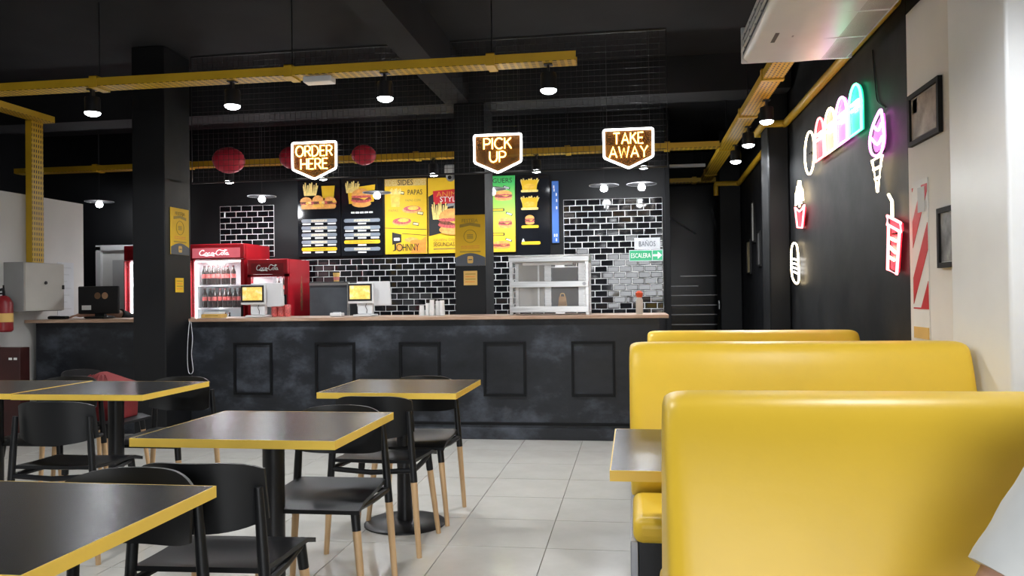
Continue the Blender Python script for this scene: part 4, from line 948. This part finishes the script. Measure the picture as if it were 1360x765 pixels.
def arch(y0, y1, z0, z1, n=12):
    c = (y0+y1)/2; r = (y1-y0)/2; h = min(r, .14)
    return [(y0, z0), (y0, z1-h)]+[(c-r*math.cos(PI*k/n), z1-h+h*math.sin(PI*k/n)) for k in range(1, n)]+[(y1, z1-h), (y1, z0)]
for nm, y0, y1, lab in (('green', 5.45, 5.74, 'green neon arch, nearest of the row high on the black wall'), ('pink', 5.80, 6.10, 'pink neon arch between the green and cream arches'), ('cream', 6.13, 6.44, 'cream neon arch in the middle of the neon row'), ('red', 6.48, 6.76, 'red neon arch near the far end of the neon row')):
    P = arch(y0, y1, 2.29, 2.61)
    wall_neon('neon_arch', lab, [(P, nm, True), ([(y0+.05, 2.45), (y0+.24, 2.45)], 'white', False), ([(y0+.05, 2.49), (y0+.24, 2.49)], 'white', False)], [(P, NEON[nm+'fill'])])
wall_neon('neon_ring', 'cream neon oval at the far end of the neon row', [(ell(6.98, 2.40, .18, .175, 24), 'cream', True)])
wall_neon('neon_ice_cream', 'neon ice cream cone with magenta swirl and cream cone', [
    ([(p[0], p[1]) for p in smoothpts([(5.05, 2.32), (5.20, 2.26), (5.27, 2.18), (5.24, 2.10), (5.14, 2.065), (5.04, 2.075), (4.99, 2.14), (5.00, 2.22), (5.02, 2.28)], 5, True)], 'magenta', True),
    ([(p[0], p[1]) for p in smoothpts([(5.24, 2.19), (5.12, 2.13), (5.02, 2.16)], 4)], 'magenta', False), ([(p[0], p[1]) for p in smoothpts([(5.18, 2.25), (5.10, 2.21), (5.03, 2.24)], 4)], 'magenta', False),
    ([(5.23, 2.05), (5.13, 1.85), (5.03, 2.05)], 'cream', True), ([(5.20, 1.99), (5.06, 1.99)], 'cream', False), ([(5.17, 1.93), (5.09, 1.93)], 'cream', False)],
    [([(p[0], p[1]) for p in smoothpts([(5.05, 2.30), (5.19, 2.25), (5.25, 2.18), (5.22, 2.11), (5.14, 2.08), (5.05, 2.09), (5.01, 2.14), (5.01, 2.22), (5.02, 2.27)], 4, True)], NEON['pinkfill'])])
wall_neon('neon_soda_cup', 'red neon soda cup with a cream straw', [
    ([(4.95, 1.685), (4.72, 1.625), (4.72, 1.575), (4.95, 1.635)], 'red', True), ([(4.93, 1.625), (4.74, 1.575), (4.80, 1.345), (4.96, 1.375)], 'red', True),
    ([(4.86, 1.67), (4.86, 1.76), (4.92, 1.805)], 'cream', False), ([(4.91, 1.555), (4.80, 1.53)], 'cream', False), ([(4.92, 1.505), (4.81, 1.465)], 'cream', False), ([(4.92, 1.445), (4.84, 1.425)], 'cream', False)],
    [([(4.92, 1.615), (4.75, 1.57), (4.81, 1.355), (4.95, 1.38)], NEON['redfill']), ([(4.94, 1.68), (4.73, 1.622), (4.73, 1.58), (4.94, 1.638)], NEON['redfill'])])
wall_neon('neon_fries', 'neon french fries in a red box', [
    ([(7.58, 2.03), (7.56, 2.14), (7.52, 2.15), (7.50, 2.19), (7.46, 2.18), (7.44, 2.23), (7.37, 2.22), (7.34, 2.16), (7.29, 2.14), (7.26, 2.04)], 'cream', False),
    ([(7.50, 2.03), (7.49, 2.15)], 'cream', False), ([(7.42, 2.0), (7.41, 2.17)], 'cream', False), ([(7.34, 2.02), (7.34, 2.13)], 'cream', False),
    ([(7.61, 2.02), (7.52, 1.83), (7.32, 1.81), (7.21, 2.0), (7.33, 1.97), (7.42, 1.96), (7.52, 1.985)], 'red', True)],
    [([(7.59, 2.0), (7.51, 1.84), (7.33, 1.82), (7.23, 1.98), (7.33, 1.955), (7.42, 1.945), (7.52, 1.97)], NEON['redfill'])])
wall_neon('neon_hot_dog', 'cream and white neon hot dog below the neon fries', [
    ([(p[0], p[1]) for p in smoothpts([(7.70, 1.70), (7.55, 1.66), (7.50, 1.50), (7.50, 1.36), (7.62, 1.33), (7.80, 1.40), (7.83, 1.55), (7.80, 1.66)], 4, True)], 'cream', True),
    ([(7.77, 1.56), (7.55, 1.54)], 'white', False), ([(7.77, 1.52), (7.55, 1.50)], 'white', False), ([(7.76, 1.48), (7.55, 1.46)], 'white', False), ([(7.72, 1.44), (7.56, 1.42)], 'white', False)])
tag(MB().tube(smoothpts([(1.494, 5.30, 2.75), (1.494, 5.26, 2.55), (1.494, 5.22, 2.42), (1.494, 5.12, 2.36), (1.494, 5.06, 2.335)], 5), .004, 6).build('neon_cable', BLACKMET, smooth=True), 'thin black cable feeding the neon ice cream cone', 'cable')

# ------------------------------------------------------------------ pictures on the right wall
def picture(label, y0, y1, z0, z1, m_, extra=None):
    cy, cz = (y0+y1)/2, (z0+z1)/2; a, b = (y1-y0)/2, (z1-z0)/2; t = thing('picture_frame', label, 'picture', (XR-.001, cy, cz)); f = min(.025, a*.2)
    fr = MB()
    for p, q in (((-.022, -a, -b), (0, a, -b+f)), ((-.022, -a, b-f), (0, a, b)), ((-.022, -a, -b+f), (0, -a+f, b-f)), ((-.022, a-f, -b+f), (0, a, b-f))): fr.box(p, q)
    fr.build('frame', mat('black_frame_wood', (.008, .008, .008), .6, var=.2, spec=.25), t)
    MB().box((-.010, -a+f, -b+f), (-.001, a-f, b-f)).build('mat_board', m_, t)
    if extra:
        for p, q, mm in extra: MB().box((-.0125, p[0]*a, p[1]*b), (-.0105, q[0]*a, q[1]*b)).build('print', mm, t)
BROWNPIC = ramp_mat('sepia_print', [(.35, (.20, .14, .10)), (.55, (.42, .33, .26)), (.7, (.55, .47, .40))], 6, .4)
GREYPIC = ramp_mat('grey_print_photo', [(.35, (.05, .05, .055)), (.6, (.25, .25, .26)), (.75, (.5, .5, .5))], 7, .4)
picture('black framed sepia picture high on the light wall by the pillar', 4.185, 4.625, 2.02, 2.295, mat('beige_mat', (.45, .38, .32), .6, var=.1), [((-.75, -.75), (.75, .75), BROWNPIC), ((.45, .2), (.75, .75), GREYPIC)])
picture('black framed grey photo half hidden by the white pillar', 3.93, 4.235, 1.36, 1.65, WHITEINK, [((-.8, -.8), (.8, .8), GREYPIC)])
picture('tall narrow frame on the far black wall', 10.24, 10.50, 1.87, 2.39, mat('pale_print', (.55, .54, .50), .5, var=.2, vscale=15))
picture('small cream frame on the far black wall, left one', 10.60, 10.95, 1.49, 1.93, mat('cream_print', (.42, .34, .2), .5, var=.3, vscale=12))
picture('small dark frame on the far black wall, near the pilaster', 9.80, 10.04, 1.56, 1.98, mat('dark_print', (.12, .12, .12), .4, var=.4, vscale=12))
tag(MB().box((1.188, 11.60, 1.03), (1.199, 11.68, 1.15)).build('light_switch', WHITEPL, bevel=.003), 'white switch plate on the far black pilaster', 'switch')
# red and white hazard strip
t = thing('hazard_sign', 'tall red and white diagonal striped strip on the light wall', 'sign', (XR-.001, 4.515, 1.0))
MB().box((-.004, -.115, 0), (-.0005, .115, .83)).build('panel', WHITEINK, t)
for k in range(-1, 5):
    z = .16+.30*k
    P = [(-.11, z+.0), (.11, z-.28+.0), (.11, z-.14), (-.11, z+.14)]
    # clip to the strip between .17 and .80
    def clip(P, lo, hi):
        for bound, sgn in ((lo, 1), (hi, -1)):
            o = []
            for i in range(len(P)):
                a, b = P[i-1], P[i]; ia, ib = sgn*(a[1]-bound) >= 0, sgn*(b[1]-bound) >= 0
                if ia != ib: u = (bound-a[1])/(b[1]-a[1]); o.append((a[0]+(b[0]-a[0])*u, bound))
                if ib: o.append(b)
            P = o
        return P
    Q = clip(P, .16, .80)
    if len(Q) > 2: MB().prism(Q, .002, 'x', off=-.0065).build('red_stripe', REDINK, t)
MB().box((-.008, -.08, .66), (-.0068, .02, .79)).build('paper_tag', GREYSIGN, t); MB().box((-.008, -.11, .0), (-.0045, .11, .06)).build('kraft_foot', PAPERK, t)
MB().box((-.007, -.11, .155), (-.0045, .11, .162)).build('red_line', REDINK, t)

# ------------------------------------------------------------------ people
def skin_mesh(name, verts, edges, radii, material, parent, root=0, sub=2):
    me = bpy.data.meshes.new(name); me.from_pydata(verts, edges, []); o = bpy.data.objects.new(name, me); C.objects.link(o)
    md = o.modifiers.new('skin', 'SKIN'); md.use_smooth_shade = True
    for i, r in enumerate(radii):
        sv = me.skin_vertices[0].data[i]; sv.radius = r if isinstance(r, tuple) else (r, r); sv.use_root = (i == root)
    ss = o.modifiers.new('sub', 'SUBSURF'); ss.levels = sub; ss.render_levels = sub
    dg = bpy.context.evaluated_depsgraph_get(); nm = bpy.data.meshes.new_from_object(o.evaluated_get(dg))
    bpy.data.objects.remove(o); nm.materials.clear(); nm.materials.append(material)
    nm.polygons.foreach_set('use_smooth', [True]*len(nm.polygons)); nm.name = name
    return part(name, parent, nm)
def person(label, J, shirt, trousers, loc=(0, 0, 0)):
    """J: joints in metres, person faces -Y"""
    t = thing('person', label, 'person', loc)
    V = []; E = []; R = []
    def v(p, r): V.append(tuple(p)); R.append(r); return len(V)-1
    def e(a, b): E.append((a, b))
    pel = v(J['pelvis'], (.15, .11)); wai = v(J['waist'], (.135, .095)); che = v(J['chest'], (.155, .105)); nb = v(J['neck'], .062)
    hb_ = v(Vector(J['neck']).lerp(Vector(J['head']), .5), .056); hd = v(J['head'], (.098, .102)); ht = v(Vector(J['head'])+Vector((0, .008, .085)), (.086, .095))
    e(pel, wai); e(wai, che); e(che, nb); e(nb, hb_); e(hb_, hd); e(hd, ht)
    for s in 'RL':
        sh = v(J['sh'+s], .062); el = v(J['el'+s], .043); wr = v(J['wr'+s], (.032, .026)); hd_ = (Vector(J['wr'+s])-Vector(J['el'+s])).normalized()
        um = v(Vector(J['sh'+s]).lerp(Vector(J['el'+s]), .5), .050)
        pm = v(Vector(J['wr'+s])+hd_*.07, (.038, .020)); e(che, sh); e(sh, um); e(um, el); e(el, wr); e(wr, pm)
        hip = v(J['hip'+s], .095); kn = v(J['kn'+s], .062); an = v(J['an'+s], .043); toe = v(Vector(J['an'+s])+Vector((0, -.17, -.045)), (.042, .03))
        e(pel, hip); e(hip, kn); e(kn, an); e(an, toe)
        side = Vector((0, 0, 1)).cross(hd_).normalized(); base = Vector(J['wr'+s])+hd_*.08; dn = Vector((0, 0, -1))
        for k, (off, ln) in enumerate(((-.030, .062), (-.010, .075), (.010, .070), (.030, .055))):
            b0 = v(base+side*off, .0095); b1 = v(base+side*off*1.05+hd_*ln*.55+dn*.004, .009); b2 = v(base+side*off*1.05+hd_*ln+dn*.02, .0075); e(pm, b0); e(b0, b1); e(b1, b2)
        q = 1 if s == 'R' else -1
        t0 = v(Vector(J['wr'+s])+hd_*.035-side*q*.036, .0115); t1 = v(Vector(J['wr'+s])+hd_*.075-side*q*.052, .0095); e(pm, t0); e(t0, t1)
    skin_mesh('body', V, E, R, SKIN, t)
    # shirt
    V = []; E = []; R = []
    a = v(Vector(J['pelvis'])+Vector((0, 0, -.02)), (.172, .132)); b = v(J['waist'], (.158, .118)); c = v(J['chest'], (.178, .126)); d = v(Vector(J['neck'])+Vector((0, 0, -.035)), .092)
    e(a, b); e(b, c); e(c, d)
    for s in 'RL':
        S0, E0 = Vector(J['sh'+s]), Vector(J['el'+s])
        s0 = v(S0+Vector((0, 0, .004)), .076); s1 = v(S0.lerp(E0, .25), .072); e(c, s0); e(s0, s1)
    sh_ = skin_mesh('t_shirt', V, E, R, shirt, t)
    NK = Vector(J['neck'])+Vector((0, -.012, -.038)); MB().tube([NK+Vector((.104*math.cos(q*PI/16), .092*math.sin(q*PI/16), .022*math.sin(q*PI/16))) for q in range(32)], .020, 8, closed=True).build('collar', shirt, sh_, smooth=True)
    for s in 'RL':
        S0, E0 = Vector(J['sh'+s]), Vector(J['el'+s]); P = [S0.lerp(E0, .63*k/12) for k in range(13)]
        MB().tube(P, [.058+.0011*math.sin(k*1.3)*(k > 2)+.0005*k for k in range(13)], 20).build('sleeve', shirt, sh_, smooth=True)
    V = []; E = []; R = []
    a = v(Vector(J['pelvis'])+Vector((0, 0, -.01)), (.165, .125))
    for s in 'RL':
        h = v(J['hip'+s], .108); k = v(J['kn'+s], .076); n_ = v(Vector(J['kn'+s]).lerp(Vector(J['an'+s]), .92), .06); e(a, h); e(h, k); e(k, n_)
    skin_mesh('trousers', V, E, R, trousers, t)
    H = Vector(J['head'])
    mb = MB()
    def cap(u, w_):
        th = -PI*.98+1.96*PI*u; ph = PI*(.04+.52*w_); r = .113
        front = max(0, math.cos(th+PI/2+PI)) if False else max(0, -math.sin(th))
        ph2 = ph*(1-.42*front*w_)
        return H+Vector((r*.92*math.sin(ph2)*math.cos(th), .012+r*1.08*math.sin(ph2)*math.sin(th), .045+r*1.1*math.cos(ph2)))
    mb.grid(cap, 28, 10).build('hair', HAIR, t, smooth=True)
    for s in (-1, 1):
        MB().lathe([(0, -.009), (.008, -.006), (.012, 0), (.008, .006), (0, .009)], 10, T=Matrix.Translation(H+Vector((s*.033, -.083, .022)))).build('eye', EYEW, t, smooth=True)
        MB().lathe([(0, -.006), (.004, -.004), (.004, .004), (0, .006)], 8, T=Matrix.Translation(H+Vector((s*.033, -.0925, .022)))).build('iris', HAIR, t, smooth=True)
        MB().tube([H+Vector((s*.016, -.094, .042)), H+Vector((s*.035, -.092, .047)), H+Vector((s*.053, -.080, .042))], .004, 6).build('eyebrow', HAIR, t, smooth=True)
        MB().lathe([(0, -.03), (.012, -.022), (.016, 0), (.013, .022), (0, .03)], 10, T=Matrix.Translation(H+Vector((s*.088, .01, .01)))).build('ear', SKIN, t, smooth=True)
    MB().tube([H+Vector((0, -.088, .03)), H+Vector((0, -.108, .002)), H+Vector((0, -.100, -.012))], [.008, .013, .012], 8).build('nose', SKIN, t, smooth=True)
    MB().tube([H+Vector((-.024, -.080, -.042)), H+Vector((0, -.090, -.040)), H+Vector((.024, -.080, -.042))], [.003, .006, .003], 8).build('mouth', LIPS, t, smooth=True)
    return t
person('person in a white t-shirt seated at the lower right, only sleeve and arm in frame', dict(
    pelvis=(.86, 1.36, .55), waist=(.86, 1.38, .73), chest=(.86, 1.40, .92), neck=(.86, 1.38, 1.07), head=(.86, 1.35, 1.22),
    shR=(.688, 1.40, .97), elR=(.515, 1.36, .69), wrR=(.64, 1.12, .65), shL=(1.09, 1.40, .975), elL=(1.21, 1.32, .69), wrL=(1.08, 1.10, .66),
    hipR=(.81, 1.28, .53), knR=(.78, .90, .53), anR=(.78, .86, .09), hipL=(.99, 1.28, .53), knL=(1.02, .90, .53), anL=(1.02, .86, .09)), SHIRTW, JEANS)
person('person in black sitting behind the short counter, half hidden by the left pillar', dict(
    pelvis=(-4.93, 7.98, .55), waist=(-4.94, 7.96, .74), chest=(-4.95, 7.92, .97), neck=(-4.96, 7.88, 1.14), head=(-4.97, 7.83, 1.29),
    shR=(-5.13, 7.90, 1.04), elR=(-5.20, 7.62, 1.145), wrR=(-5.40, 7.50, 1.118), shL=(-4.76, 7.92, 1.02), elL=(-4.70, 7.80, .78), wrL=(-4.86, 7.70, .92),
    hipR=(-5.02, 7.95, .53), knR=(-5.04, 7.95-.0, .53), anR=(-5.04, 7.86, .09), hipL=(-4.84, 7.95, .53), knL=(-4.82, 7.80, .50), anL=(-4.82, 7.86, .09)), SHIRTB, SHIRTB, (-.09, 0, 0))
t = thing('bar_stool', 'round black stool under the person behind the short counter', 'stool', (-5.02, 8.02, 0))
MB().lathe([(.15, .40), (.17, .41), (.17, .44), (.15, .45)], 20).build('seat', BLACKPL, t, smooth=True)
for k in range(4):
    a = PI/4+PI/2*k; MB().tube([(.11*math.cos(a), .11*math.sin(a), .40), (.19*math.cos(a), .19*math.sin(a), 0)], .012, 8).build('leg', BLACKMET, t)
